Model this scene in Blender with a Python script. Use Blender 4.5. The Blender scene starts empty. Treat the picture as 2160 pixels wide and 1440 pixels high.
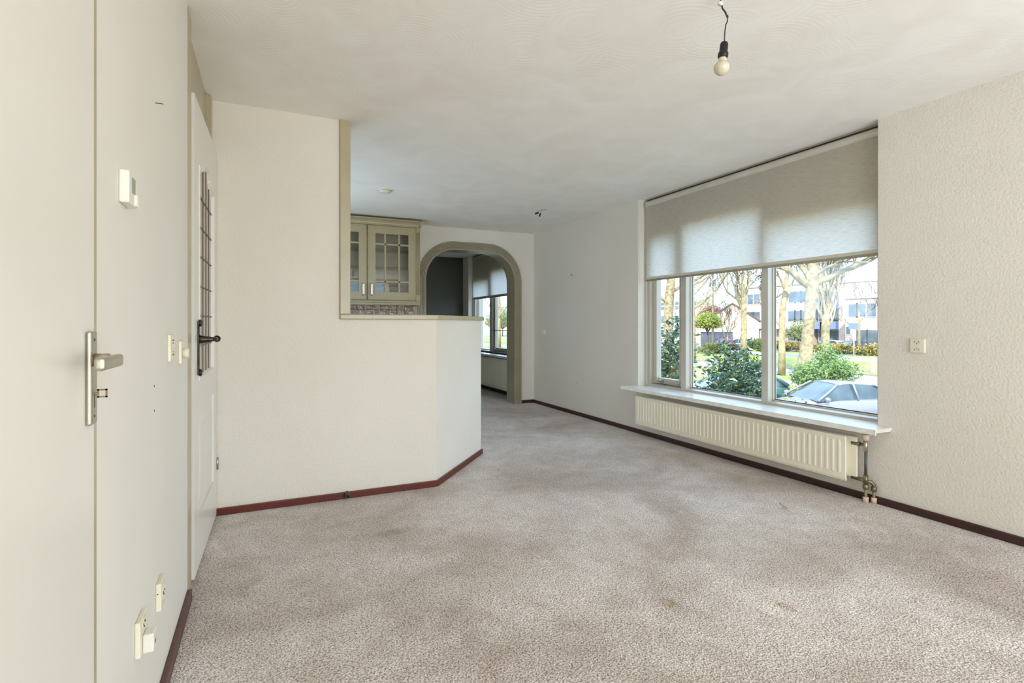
import bpy, bmesh, math, random
from mathutils import Vector, Matrix
PI = math.pi
sc = bpy.context.scene
col = sc.collection
# ------------------------------------------------------------------ camera
F = 1113.0; HZ = 683.0; CZ = 1.12; YAW = math.atan(518 / F)
S_, C_ = math.sin(YAW), math.cos(YAW)
cd = bpy.data.cameras.new('camera'); cam = bpy.data.objects.new('camera', cd); col.objects.link(cam)
cam.location = (0, 0, CZ); cam.rotation_euler = (PI / 2, 0, -YAW)
cd.sensor_width = 36; cd.lens = F / 2160 * 36; cd.shift_y = -(720 - HZ) / 2160
cd.clip_start = 0.02; cd.clip_end = 400
sc.camera = cam
XK = -.29
# ------------------------------------------------------------------ world, sun, exposure
w = bpy.data.worlds.new('sky'); sc.world = w; w.use_nodes = True
bg = w.node_tree.nodes['Background']
bg.inputs[0].default_value = (0.53, 0.76, 1.0, 1); bg.inputs[1].default_value = 4.6
sd = bpy.data.lights.new('sun', 'SUN'); sd.energy = 8.0; sd.angle = 0.01; sd.color = (1, .93, .80)
so = bpy.data.objects.new('sun', sd); col.objects.link(so)
so.rotation_euler = Vector((0.62, 0.62, -0.62)).to_track_quat('-Z', 'Y').to_euler()
def area(name, loc, direction, sx, sy, power, color):
    d = bpy.data.lights.new(name, 'AREA'); d.shape = 'RECTANGLE'; d.size = sx; d.size_y = sy
    d.energy = power; d.color = color
    o = bpy.data.objects.new(name, d); col.objects.link(o); o.location = loc
    o.rotation_euler = Vector(direction).to_track_quat('-Z', 'Z').to_euler(); return o
# added area light for daylight assumed to enter behind the camera, source unseen
area('assumed_rear_daylight', (1.65, -2.80, .95), (0, 1, .62), 2.7, 2.1, 112, (1, .98, .94))  # tilted upward to brighten the near ceiling
area('added_kitchen_fill', (XK - .30, 5.2, 1.55), (1, 0, .1), 1.3, 1.0, 4.5, (1, .99, .96))  # unseen fill light added behind the partition to brighten the far end
sc.view_settings.view_transform = 'Standard'; sc.view_settings.look = 'None'
sc.view_settings.exposure = 0.0; sc.view_settings.gamma = 1.0
sc.view_settings.use_curve_mapping = False
sc.cycles.max_bounces = 10; sc.cycles.diffuse_bounces = 6; sc.cycles.transparent_max_bounces = 24
sc.cycles.sample_clamp_indirect = 6.0; sc.cycles.caustics_reflective = False; sc.cycles.caustics_refractive = False

# ------------------------------------------------------------------ materials
def srgb(r, g, b):
    f = lambda c: (c / 255 / 12.92) if c / 255 <= .04045 else ((c / 255 + .055) / 1.055) ** 2.4
    return (f(r), f(g), f(b), 1)
def newmat(name):
    m = bpy.data.materials.new(name); m.use_nodes = True
    nt = m.node_tree; return m, nt, nt.nodes['Principled BSDF']
def mat(name, c, rough=.5, metal=0.0, c2=None, scale=6.0, bump=0.0, bscale=60.0, spec=.5, detail=4, stretch=None, bdist=.004):
    """plain procedural material: colour mottled by noise, relief by noise"""
    m, nt, p = newmat(name); N = nt.nodes; L = nt.links
    c = c if len(c) == 4 else (*c, 1)
    c2 = c2 if c2 else tuple(v * .93 for v in c[:3]) + (1,)
    p.inputs['Roughness'].default_value = rough; p.inputs['Metallic'].default_value = metal
    p.inputs['Specular IOR Level'].default_value = spec
    tc = N.new('ShaderNodeTexCoord'); mp = N.new('ShaderNodeMapping')
    L.new(tc.outputs['Object'], mp.inputs[0])
    if stretch: mp.inputs['Scale'].default_value = stretch
    n = N.new('ShaderNodeTexNoise'); n.inputs['Scale'].default_value = scale; n.inputs['Detail'].default_value = detail
    L.new(mp.outputs[0], n.inputs['Vector'])
    r = N.new('ShaderNodeValToRGB'); r.color_ramp.elements[0].position = .35; r.color_ramp.elements[1].position = .65
    r.color_ramp.elements[0].color = c2; r.color_ramp.elements[1].color = c
    L.new(n.outputs['Fac'], r.inputs[0]); L.new(r.outputs[0], p.inputs['Base Color'])
    if bump:
        b = N.new('ShaderNodeBump'); b.inputs['Strength'].default_value = bump; b.inputs['Distance'].default_value = bdist
        n2 = N.new('ShaderNodeTexNoise'); n2.inputs['Scale'].default_value = bscale; n2.inputs['Detail'].default_value = 3
        L.new(mp.outputs[0], n2.inputs['Vector']); L.new(n2.outputs['Fac'], b.inputs['Height'])
        L.new(b.outputs[0], p.inputs['Normal'])
    return m
M = {}
M['wall'] = mat('wall_paint', srgb(222, 215, 203), .85, c2=srgb(218, 211, 198), scale=1.5, bump=.55, bscale=75, bdist=.006, spec=.25)
M['wall_smooth'] = mat('smooth_wall_paint', srgb(224, 219, 209), .75, c2=srgb(220, 215, 204), scale=1.5, bump=.25, bscale=28, bdist=.003, spec=.25)
M['gloss_white'] = mat('door_lacquer', srgb(226, 221, 211), .32, c2=srgb(223, 218, 207), scale=2, spec=.5)
M['sage'] = mat('sage_trim_paint', srgb(158, 149, 124), .28, c2=srgb(151, 142, 117), scale=4)
M['frame_paint'] = mat('beige_frame_paint', srgb(176, 165, 135), .32, c2=srgb(170, 159, 129), scale=4)
M['win_paint'] = mat('window_frame_paint', srgb(192, 186, 172), .35, c2=srgb(187, 180, 166), scale=4)
M['redwood'] = mat('red_brown_skirting', srgb(98, 36, 18), .35, c2=srgb(84, 28, 14), scale=9, stretch=(1, 1, 6))
M['darkwood'] = mat('dark_brown_skirting', srgb(62, 30, 26), .4, c2=srgb(46, 22, 20), scale=9, stretch=(4, 1, 6))
M['leftwood'] = mat('worn_brown_skirting', srgb(92, 54, 48), .4, c2=srgb(66, 36, 32), scale=9)
M['cabinet'] = mat('cabinet_paint', srgb(160, 146, 110), .35, c2=srgb(154, 140, 104), scale=3)
M['steel'] = mat('brushed_steel', srgb(190, 187, 178), .32, 1.0, scale=30)
M['alu'] = mat('satin_aluminium', srgb(196, 190, 172), .36, 1.0, scale=20)
M['iron'] = mat('dark_bronze_iron', srgb(74, 66, 54), .35, .85, c2=srgb(38, 34, 28), scale=24)
M['cream'] = mat('cream_plastic', srgb(226, 219, 196), .35, c2=srgb(223, 215, 191), scale=10)
M['white_plastic'] = mat('white_plastic', srgb(228, 224, 212), .35, scale=10)
M['lcd'] = mat('lcd_glass', srgb(134, 136, 112), .15)
M['black'] = mat('black_plastic', srgb(22, 21, 20), .4, scale=20)
M['radiator'] = mat('radiator_enamel', srgb(240, 232, 211), .38, c2=srgb(237, 229, 208), scale=3)
M['brass'] = mat('aged_brass', srgb(150, 138, 108), .4, .7, c2=srgb(112, 100, 76), scale=30)
M['pipe_grey'] = mat('grey_painted_pipe', srgb(104, 106, 104), .45, .4, c2=srgb(70, 72, 72), scale=40, stretch=(1, 1, .3))
M['pipe_olive'] = mat('olive_painted_pipe', srgb(140, 130, 98), .5, .2, scale=30)
M['sleeve'] = mat('pink_beige_sleeve', srgb(214, 188, 164), .6, scale=30)
M['pipe_dark'] = mat('dark_pipe', srgb(92, 80, 74), .5, .3, c2=srgb(60, 52, 48), scale=40)
M['green_wall'] = mat('dark_green_wall_paint', srgb(62, 63, 48), .45, c2=srgb(58, 59, 45), scale=2, bump=.2, bscale=60)
M['hem'] = mat('blind_hem', srgb(206, 200, 182), .7, scale=30)
M['bar'] = mat('blind_bar', srgb(150, 140, 122), .4, .3)
M['cassette'] = mat('blind_cassette', srgb(196, 188, 174), .4)
M['marks'] = mat('dark_marks', srgb(60, 50, 40), .8)

def sill_mat():
    m, nt, p = newmat('marbled_sill'); N = nt.nodes; L = nt.links
    tc = N.new('ShaderNodeTexCoord'); mp = N.new('ShaderNodeMapping'); L.new(tc.outputs['Object'], mp.inputs[0])
    mp.inputs['Rotation'].default_value = (0, 0, .5); mp.inputs['Scale'].default_value = (14, 2.2, 5)
    n = N.new('ShaderNodeTexNoise'); n.inputs['Scale'].default_value = 2; n.inputs['Distortion'].default_value = 2.0; n.inputs['Detail'].default_value = 6
    L.new(mp.outputs[0], n.inputs['Vector'])
    r = N.new('ShaderNodeValToRGB'); e = r.color_ramp.elements
    e[0].position = .36; e[0].color = srgb(222, 219, 213); e[1].position = .55; e[1].color = srgb(238, 236, 232)
    L.new(n.outputs['Fac'], r.inputs[0]); L.new(r.outputs[0], p.inputs['Base Color'])
    p.inputs['Roughness'].default_value = .22; return m
M['sill'] = sill_mat()

def ceiling_mat():
    m, nt, p = newmat('brushed_plaster_ceiling'); N = nt.nodes; L = nt.links
    tc = N.new('ShaderNodeTexCoord')
    n = N.new('ShaderNodeTexNoise'); n.inputs['Scale'].default_value = 2.6; n.inputs['Detail'].default_value = 5; n.inputs['Distortion'].default_value = 1.2
    L.new(tc.outputs['Object'], n.inputs['Vector'])
    r = N.new('ShaderNodeValToRGB'); e = r.color_ramp.elements
    e[0].position = .3; e[0].color = srgb(234, 230, 223); e[1].position = .7; e[1].color = srgb(241, 239, 234)
    L.new(n.outputs['Fac'], r.inputs[0]); L.new(r.outputs[0], p.inputs['Base Color'])
    # curved brush strokes: rings whose centre wanders
    v = N.new('ShaderNodeTexVoronoi'); v.inputs['Scale'].default_value = 2.6
    L.new(tc.outputs['Object'], v.inputs['Vector'])
    mu = N.new('ShaderNodeMath'); mu.operation = 'MULTIPLY'; mu.inputs[1].default_value = 110
    L.new(v.outputs['Distance'], mu.inputs[0])
    si = N.new('ShaderNodeMath'); si.operation = 'SINE'; L.new(mu.outputs[0], si.inputs[0])
    n2 = N.new('ShaderNodeTexNoise'); n2.inputs['Scale'].default_value = 9; n2.inputs['Detail'].default_value = 4
    L.new(tc.outputs['Object'], n2.inputs['Vector'])
    mm = N.new('ShaderNodeMath'); mm.operation = 'MULTIPLY'; L.new(si.outputs[0], mm.inputs[0]); L.new(n2.outputs['Fac'], mm.inputs[1])
    ad = N.new('ShaderNodeMath'); ad.operation = 'MULTIPLY_ADD'; L.new(mm.outputs[0], ad.inputs[0]); ad.inputs[1].default_value = .5; L.new(n2.outputs['Fac'], ad.inputs[2])
    b = N.new('ShaderNodeBump'); b.inputs['Strength'].default_value = .10; b.inputs['Distance'].default_value = .006
    L.new(ad.outputs[0], b.inputs['Height']); L.new(b.outputs[0], p.inputs['Normal'])
    p.inputs['Roughness'].default_value = .8; p.inputs['Specular IOR Level'].default_value = .2
    return m
M['ceiling'] = ceiling_mat()

STAINS = [(1.46, 1.65, .055, .035, .4, (.78, .68, .50), .3, .9, False), (.62, 2.84, .12, .06, .1, (.74, .68, .60), .2, 1, False),
          (3.00, 1.80, .26, .085, .9, (1.16, 1.15, 1.13), 0, 0, True), (1.80, 1.36, .03, .42, .12, (1.14, 1.12, 1.10), .3, 1, False),
          (1.87, 1.44, .03, .05, 0, (.78, .70, .56), .3, 1, False), (2.88, 2.23, .012, .12, -.55, (.62, .58, .56), .5, 1, False),
          (.10, 2.30, .40, .22, .2, (.90, .88, .85), .2, 1, False), (1.5, 2.6, .7, .18, .9, (.92, .91, .91), .2, 1, False)]
def carpet_mat():
    m, nt, p = newmat('worn_beige_carpet'); N = nt.nodes; L = nt.links
    tc = N.new('ShaderNodeTexCoord')
    def noise(s, d=3, dist=0.0, rough=.5):
        n = N.new('ShaderNodeTexNoise'); n.inputs['Scale'].default_value = s; n.inputs['Detail'].default_value = d
        n.inputs['Distortion'].default_value = dist; n.inputs['Roughness'].default_value = rough
        L.new(tc.outputs['Object'], n.inputs['Vector']); return n
    big = noise(1.1, 5, .8); mid = noise(7, 5, .5); tuft = noise(150, 2, .6)
    r1 = N.new('ShaderNodeValToRGB'); e = r1.color_ramp.elements
    e[0].position = .36; e[0].color = srgb(202, 187, 177); e[1].position = .60; e[1].color = srgb(236, 226, 221)
    L.new(big.outputs['Fac'], r1.inputs[0])
    r2 = N.new('ShaderNodeValToRGB'); e = r2.color_ramp.elements
    e[0].position = .32; e[0].color = (.86, .84, .81, 1); e[1].position = .6; e[1].color = (1.0, 1.0, 1.0, 1)
    L.new(mid.outputs['Fac'], r2.inputs[0])
    r3 = N.new('ShaderNodeValToRGB'); e = r3.color_ramp.elements
    e[0].position = .36; e[0].color = (.42, .39, .35, 1); e[1].position = .55; e[1].color = (1.16, 1.16, 1.16, 1)  # dark end of the ramp paints the shade between tufts into the colour
    L.new(tuft.outputs['Fac'], r3.inputs[0])
    def mul(a, b_):
        x = N.new('ShaderNodeMix'); x.data_type = 'RGBA'; x.blend_type = 'MULTIPLY'; x.inputs[0].default_value = 1
        L.new(a, x.inputs[6]); L.new(b_, x.inputs[7]); return x.outputs[2]
    cur = mul(mul(r1.outputs[0], r2.outputs[0]), r3.outputs[0])
    wob = noise(22, 3); wv = N.new('ShaderNodeVectorMath'); wv.operation = 'SCALE'; wv.inputs[3].default_value = .10
    L.new(wob.outputs['Color'], wv.inputs[0])
    pv = N.new('ShaderNodeVectorMath'); pv.operation = 'ADD'; L.new(tc.outputs['Object'], pv.inputs[0]); L.new(wv.outputs[0], pv.inputs[1])
    # wear marks with a shape of their own: spots, an imprint of furniture, a scuffed seam
    for (x, y, rx, ry, rot, c, lo, hi_, ring) in STAINS:
        m1 = N.new('ShaderNodeMapping'); m1.vector_type = 'TEXTURE'
        m1.inputs['Location'].default_value = (x + .05, y + .05, .05); m1.inputs['Rotation'].default_value = (0, 0, rot); m1.inputs['Scale'].default_value = (rx, ry, 1)
        L.new(pv.outputs[0], m1.inputs[0])
        ln_ = N.new('ShaderNodeVectorMath'); ln_.operation = 'LENGTH'; L.new(m1.outputs[0], ln_.inputs[0])
        rp = N.new('ShaderNodeValToRGB'); ee = rp.color_ramp.elements
        if ring:
            ee[0].position = .55; ee[0].color = (0, 0, 0, 1); ee[1].position = 1; ee[1].color = (0, 0, 0, 1)
            k_ = ee.new(.8); k_.color = (1, 1, 1, 1)
        else:
            ee[0].position = lo; ee[0].color = (1, 1, 1, 1); ee[1].position = hi_; ee[1].color = (0, 0, 0, 1)
        L.new(ln_.outputs['Value'], rp.inputs[0])
        x_ = N.new('ShaderNodeMix'); x_.data_type = 'RGBA'; x_.blend_type = 'MULTIPLY'; L.new(rp.outputs[0], x_.inputs[0])
        L.new(cur, x_.inputs[6]); x_.inputs[7].default_value = (*c, 1); cur = x_.outputs[2]
    L.new(cur, p.inputs['Base Color'])
    p.inputs['Roughness'].default_value = .95; p.inputs['Specular IOR Level'].default_value = .1
    p.inputs['Sheen Weight'].default_value = .25; p.inputs['Sheen Roughness'].default_value = .5
    v = N.new('ShaderNodeTexVoronoi'); v.inputs['Scale'].default_value = 150; L.new(tc.outputs['Object'], v.inputs['Vector'])
    ad = N.new('ShaderNodeMath'); ad.operation = 'ADD'; L.new(tuft.outputs['Fac'], ad.inputs[0]); L.new(v.outputs['Distance'], ad.inputs[1])
    b = N.new('ShaderNodeBump'); b.inputs['Strength'].default_value = .8; b.inputs['Distance'].default_value = .008
    L.new(ad.outputs[0], b.inputs['Height']); L.new(b.outputs[0], p.inputs['Normal'])
    return m
M['carpet'] = carpet_mat()

def thin_glass(name, tint=(1, 1, 1, 1), refl=.9):
    m = bpy.data.materials.new(name); m.use_nodes = True; nt = m.node_tree; N = nt.nodes; L = nt.links
    N.remove(N['Principled BSDF']); out = N['Material Output']
    t = N.new('ShaderNodeBsdfTransparent'); t.inputs[0].default_value = tint
    g = N.new('ShaderNodeBsdfGlossy'); g.inputs['Roughness'].default_value = .02
    fr = N.new('ShaderNodeLayerWeight'); fr.inputs[0].default_value = .5
    pw = N.new('ShaderNodeMath'); pw.operation = 'POWER'; pw.inputs[1].default_value = 5; L.new(fr.outputs['Facing'], pw.inputs[0])
    mu = N.new('ShaderNodeMath'); mu.operation = 'MULTIPLY_ADD'; mu.inputs[1].default_value = refl; mu.inputs[2].default_value = .035; L.new(pw.outputs[0], mu.inputs[0])
    mx = N.new('ShaderNodeMixShader'); L.new(mu.outputs[0], mx.inputs[0]); L.new(t.outputs[0], mx.inputs[1]); L.new(g.outputs[0], mx.inputs[2])
    L.new(mx.outputs[0], out.inputs[0]); return m
M['glass'] = thin_glass('window_glass')
M['shelf_glass'] = thin_glass('green_shelf_glass', (.55, .68, .60, 1))
def leaded_mat():
    m = mat('leaded_pane_glass', srgb(214, 200, 180), .2, c2=srgb(172, 158, 140), scale=3, stretch=(1, 14, .4), bump=.15, bscale=20)
    return m
M['leadglass'] = leaded_mat()
M['lead'] = mat('lead_came', srgb(92, 86, 78), .45, .5)
def fabric_mat():
    m = bpy.data.materials.new('roller_blind_fabric'); m.use_nodes = True; nt = m.node_tree; N = nt.nodes; L = nt.links
    N.remove(N['Principled BSDF']); out = N['Material Output']
    tc = N.new('ShaderNodeTexCoord'); mp = N.new('ShaderNodeMapping'); mp.inputs['Scale'].default_value = (1, 10, 130)
    L.new(tc.outputs['Object'], mp.inputs[0])
    n = N.new('ShaderNodeTexNoise'); n.inputs['Scale'].default_value = 1.6; n.inputs['Detail'].default_value = 4
    L.new(mp.outputs[0], n.inputs['Vector'])
    r = N.new('ShaderNodeValToRGB'); e = r.color_ramp.elements
    e[0].position = .3; e[0].color = (.54, .525, .50, 1); e[1].position = .6; e[1].color = (.76, .73, .705, 1)
    L.new(n.outputs['Fac'], r.inputs[0])
    d = N.new('ShaderNodeBsdfDiffuse'); d.inputs[0].default_value = srgb(228, 220, 200)
    t = N.new('ShaderNodeBsdfTranslucent'); L.new(r.outputs[0], t.inputs[0])
    mx = N.new('ShaderNodeMixShader'); mx.inputs[0].default_value = .55
    L.new(d.outputs[0], mx.inputs[1]); L.new(t.outputs[0], mx.inputs[2]); L.new(mx.outputs[0], out.inputs[0]); return m
M['fabric'] = fabric_mat()
def tile_mat():
    m, nt, p = newmat('handmade_taupe_tiles'); N = nt.nodes; L = nt.links
    tc = N.new('ShaderNodeTexCoord'); mp = N.new('ShaderNodeMapping'); mp.inputs['Rotation'].default_value = (PI / 2, 0, 0)
    L.new(tc.outputs['Object'], mp.inputs[0])
    b = N.new('ShaderNodeTexBrick'); b.offset = 0; b.inputs['Scale'].default_value = 1
    b.inputs['Brick Width'].default_value = .1; b.inputs['Row Height'].default_value = .1
    b.inputs['Mortar Size'].default_value = .0035; b.inputs['Mortar Smooth'].default_value = .3
    b.inputs['Color1'].default_value = srgb(158, 144, 122); b.inputs['Color2'].default_value = srgb(146, 133, 113)
    b.inputs['Mortar'].default_value = srgb(92, 84, 72)
    L.new(mp.outputs[0], b.inputs['Vector']); L.new(b.outputs['Color'], p.inputs['Base Color'])
    n = N.new('ShaderNodeTexNoise'); n.inputs['Scale'].default_value = 16; L.new(tc.outputs['Object'], n.inputs['Vector'])
    ad = N.new('ShaderNodeMath'); ad.operation = 'MULTIPLY_ADD'; L.new(b.outputs['Fac'], ad.inputs[0]); ad.inputs[1].default_value = -.5; L.new(n.outputs['Fac'], ad.inputs[2])
    bp = N.new('ShaderNodeBump'); bp.inputs['Strength'].default_value = .7; bp.inputs['Distance'].default_value = .02
    L.new(ad.outputs[0], bp.inputs['Height']); L.new(bp.outputs[0], p.inputs['Normal'])
    p.inputs['Roughness'].default_value = .12; return m
M['tile'] = tile_mat()
def bulb_mat():
    m, nt, p = newmat('frosted_bulb_glass')
    p.inputs['Base Color'].default_value = srgb(206, 198, 174); p.inputs['Roughness'].default_value = .12
    p.inputs['Subsurface Weight'].default_value = .3; p.inputs['Subsurface Radius'].default_value = (.02, .02, .015); return m
M['bulb'] = bulb_mat()
# outdoors
M['asphalt'] = mat('pale_asphalt', srgb(142, 138, 136), .9, c2=srgb(130, 125, 125), scale=.8)
M['grass'] = mat('lawn', srgb(146, 152, 78), .95, c2=srgb(116, 130, 60), scale=3)
M['leafbed'] = mat('leaf_littered_border', srgb(141, 117, 90), .95, c2=srgb(112, 114, 67), scale=2.2)
M['bark'] = mat('mottled_plane_bark', srgb(157, 141, 110), .85, c2=srgb(110, 99, 77), scale=4, bump=.3, bscale=6)
M['bark2'] = mat('pale_bark', srgb(165, 150, 118), .85, c2=srgb(128, 114, 86), scale=3)
M['twig'] = mat('twig_bark', srgb(104, 92, 70), .85, c2=srgb(76, 68, 54), scale=3)
def leaf(name, a, b_, rough=.35):
    return mat(name, a, rough, c2=b_, scale=9, detail=2)
M['laurel'] = leaf('glossy_dark_leaves', srgb(50, 77, 48), srgb(27, 48, 37), .25)
M['laurel_light'] = leaf('young_yellow_green_leaves', srgb(134, 147, 59), srgb(96, 118, 48))
M['shrub'] = leaf('fresh_green_leaves', srgb(102, 133, 74), srgb(74, 107, 53))
M['autumn'] = leaf('yellow_leaves', srgb(176, 150, 74), srgb(152, 120, 53))
M['yellowgreen'] = leaf('yellow_green_blossom', srgb(157, 160, 67), srgb(133, 141, 56), .8)
M['reddish'] = leaf('red_brown_leaves', srgb(128, 83, 72), srgb(102, 64, 56), .8)
M['hedge'] = leaf('hedge_leaves', srgb(120, 122, 67), srgb(93, 101, 53), .8)
M['brick'] = mat('pale_brick', srgb(179, 160, 150), .9, c2=srgb(166, 148, 139), scale=1.2)
M['brick2'] = mat('pink_brick', srgb(192, 168, 154), .9, c2=srgb(179, 156, 141), scale=1.2)
M['white_wall'] = mat('white_cladding', srgb(205, 201, 195), .8)
M['winglass'] = mat('building_window_glass', srgb(102, 112, 123), .15, c2=srgb(76, 84, 87), scale=.7)
M['winframe'] = mat('building_window_frame', srgb(190, 190, 187), .5)
M['bluepanel'] = mat('blue_balcony_panel', srgb(112, 128, 165), .5)
M['redpanel'] = mat('red_door_panel', srgb(136, 40, 43), .5)
M['rooftile'] = mat('dark_roof_tiles', srgb(96, 77, 74), .8)
M['slate'] = mat('grey_fence_boards', srgb(98, 98, 112), .8)
M['tyre'] = mat('tyre_rubber', srgb(38, 37, 38), .8)
M['rim'] = mat('alloy_rim', srgb(160, 157, 157), .3, .6)
M['carglass'] = mat('car_window_glass', srgb(74, 90, 98), .08, c2=srgb(48, 61, 67), scale=1.5)
M['lamp_lens'] = mat('headlight_lens', srgb(192, 192, 192), .1)
def paint(name, c): 
    m = mat(name, c, .25, .25, scale=2); m.node_tree.nodes['Principled BSDF'].inputs['Coat Weight'].default_value = .6; return m
M['car_grey'] = paint('silver_grey_car_paint', srgb(126, 125, 136))
M['car_teal'] = paint('teal_car_paint', srgb(74, 117, 114))
M['car_white'] = paint('white_car_paint', srgb(186, 186, 186))
M['car_red'] = paint('red_car_paint', srgb(141, 27, 32))
M['car_blue'] = paint('dark_blue_car_paint', srgb(59, 67, 94))

# ------------------------------------------------------------------ mesh helpers
ORG = {}
class MB:
    def __init__(s): s.v = []; s.f = []; s.smooth = set()
    def quad(s, *p, smooth=False):
        i = len(s.v); s.v += [tuple(q) for q in p]; s.f.append(tuple(range(i, i + len(p))))
        if smooth: s.smooth.add(len(s.f) - 1)
    def hexa(s, p):      # 8 points: bottom loop 0-3, top loop 4-7
        i = len(s.v); s.v += [tuple(q) for q in p]
        for f in ((3, 2, 1, 0), (4, 5, 6, 7), (0, 1, 5, 4), (1, 2, 6, 5), (2, 3, 7, 6), (3, 0, 4, 7)): s.f.append(tuple(i + k for k in f))
    def box(s, x0, y0, z0, x1, y1, z1):
        s.hexa([(x0, y0, z0), (x1, y0, z0), (x1, y1, z0), (x0, y1, z0), (x0, y0, z1), (x1, y0, z1), (x1, y1, z1), (x0, y1, z1)])
    def prism(s, loop, d, smooth_sides=False):   # loop of points, extruded by vector d; capped
        n = len(loop); i = len(s.v); d = Vector(d)
        s.v += [tuple(q) for q in loop] + [tuple(Vector(q) + d) for q in loop]
        s.f.append(tuple(i + k for k in reversed(range(n)))); s.f.append(tuple(i + n + k for k in range(n)))
        for k in range(n):
            if smooth_sides: s.smooth.add(len(s.f))
            s.f.append((i + k, i + (k + 1) % n, i + n + (k + 1) % n, i + n + k))
    def tube(s, pts, r, n=8, cap=True):
        pts = [Vector(p) for p in pts]; rs = r if isinstance(r, (list, tuple)) else [r] * len(pts)
        i0 = len(s.v); up = None
        for k, p in enumerate(pts):
            t = (pts[min(k + 1, len(pts) - 1)] - pts[max(k - 1, 0)])
            t = t.normalized() if t.length > 1e-9 else Vector((0, 0, 1))
            if up is None: up = Vector((0, 0, 1)) if abs(t.z) < .9 else Vector((1, 0, 0))
            a = up - t * up.dot(t); a = a.normalized() if a.length > 1e-6 else t.orthogonal().normalized(); up = a
            b = t.cross(a)
            for j in range(n):
                q = 2 * PI * j / n; s.v.append(tuple(p + (a * math.cos(q) + b * math.sin(q)) * rs[k]))
        for k in range(len(pts) - 1):
            for j in range(n):
                s.smooth.add(len(s.f))
                a0 = i0 + k * n + j; a1 = i0 + k * n + (j + 1) % n
                s.f.append((a0, a1, a1 + n, a0 + n))
        if cap:
            s.f.append(tuple(i0 + j for j in reversed(range(n)))); e = i0 + (len(pts) - 1) * n
            s.f.append(tuple(e + j for j in range(n)))
    def lathe(s, prof, o, axis=(0, 0, 1), n=24):   # prof: (r, h) along the axis from o
        ax = Vector(axis).normalized(); a = ax.orthogonal().normalized(); b = ax.cross(a); o = Vector(o); i0 = len(s.v)
        for r, h in prof:
            for j in range(n):
                q = 2 * PI * j / n; s.v.append(tuple(o + ax * h + (a * math.cos(q) + b * math.sin(q)) * max(r, 1e-5)))
        for k in range(len(prof) - 1):
            for j in range(n):
                s.smooth.add(len(s.f)); a0 = i0 + k * n + j; a1 = i0 + k * n + (j + 1) % n
                s.f.append((a0, a1, a1 + n, a0 + n))
        s.f.append(tuple(i0 + j for j in reversed(range(n)))); e = i0 + (len(prof) - 1) * n
        s.f.append(tuple(e + j for j in range(n)))
    def sweep(s, path, prof, closed=False):  # path in plane y=const given (x,z); prof: (outward offset, y offset)
        n = len(path); m = len(prof); i0 = len(s.v)
        for k, (x, z) in enumerate(path):
            p0 = path[max(k - 1, 0)]; p1 = path[min(k + 1, n - 1)]
            t = Vector((p1[0] - p0[0], p1[1] - p0[1])).normalized(); nx, nz = t.y * -1, t.x
            for o, y in prof: s.v.append((x + nx * o, y, z + nz * o))
        for k in range(n - 1):
            for j in range(m):
                j2 = (j + 1) % m; s.smooth.add(len(s.f)) if 0 else None
                s.f.append((i0 + k * m + j, i0 + k * m + j2, i0 + (k + 1) * m + j2, i0 + (k + 1) * m + j))
        s.f.append(tuple(i0 + j for j in range(m))); s.f.append(tuple(i0 + (n - 1) * m + j for j in reversed(range(m))))
    def build(s, name, m, parent=None, bevel=0, seg=2, label=None, kind=None):
        o = ORG.get(parent.name, Vector((0, 0, 0))) if parent else Vector((0, 0, 0))
        me = bpy.data.meshes.new(name); me.from_pydata([tuple(Vector(q) - o) for q in s.v], [], s.f)
        for k in s.smooth: me.polygons[k].use_smooth = True
        bm = bmesh.new(); bm.from_mesh(me); bmesh.ops.recalc_face_normals(bm, faces=bm.faces); bm.to_mesh(me); bm.free()
        me.materials.append(m); ob = bpy.data.objects.new(name, me); col.objects.link(ob)
        if parent: ob.parent = parent; ORG[ob.name] = o
        if bevel:
            b = ob.modifiers.new('bevel', 'BEVEL'); b.width = bevel; b.segments = seg; b.limit_method = 'ANGLE'; b.angle_limit = .6
            b.harden_normals = False
        if label: ob['label'] = label
        if kind: ob['kind'] = kind
        return ob
def thing(name, label, cat, loc=(0, 0, 0), group=None, kind=None):
    o = bpy.data.objects.new(name, None); col.objects.link(o); o.location = loc; o.empty_display_size = .1
    ORG[o.name] = Vector(loc); o['label'] = label; o['category'] = cat
    if group: o['group'] = group
    if kind: o['kind'] = kind
    return o
def tag(o, label, cat, group=None):
    o['label'] = label; o['category'] = cat
    if group: o['group'] = group
    return o
def struct(name, mb, m, label=None, bevel=0):
    o = mb.build(name, m, None, bevel, kind='structure')
    if label: o['label'] = label
    return o
def sroot(name, label, loc=(0, 0, 0)):
    o = bpy.data.objects.new(name, None); col.objects.link(o); o.location = loc; ORG[o.name] = Vector(loc)
    o['kind'] = 'structure'; o['label'] = label; return o
def boxes(*bs):
    m = MB()
    for b in bs: m.box(*b)
    return m
def ray(u, v):
    a = (u - 1080) / F; return (S_ + a * C_, C_ - a * S_, (HZ - v) / F)
def on_x(u, v, x):
    r = ray(u, v); t = x / r[0]; return Vector((x, r[1] * t, CZ + r[2] * t))
def on_z(u, v, z):
    r = ray(u, v); t = (z - CZ) / r[2]; return Vector((r[0] * t, r[1] * t, z))

# ------------------------------------------------------------------ room shell
XL, XR, YB, YF, YP, H = -.29, 3.465, -2.5, 6.70, 3.53, 2.40
SILL = .485
W1 = (2.024, 4.372); W2 = (7.30, 9.40)
YR = 9.70                                    # end wall of the rear room
# floor
mb = MB(); mb.box(XL - .3, YB - .3, -.25, XR, YR + .1, 0)
struct('floor', mb, M['carpet'], 'worn beige cut-pile carpet over the whole floor')
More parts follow.
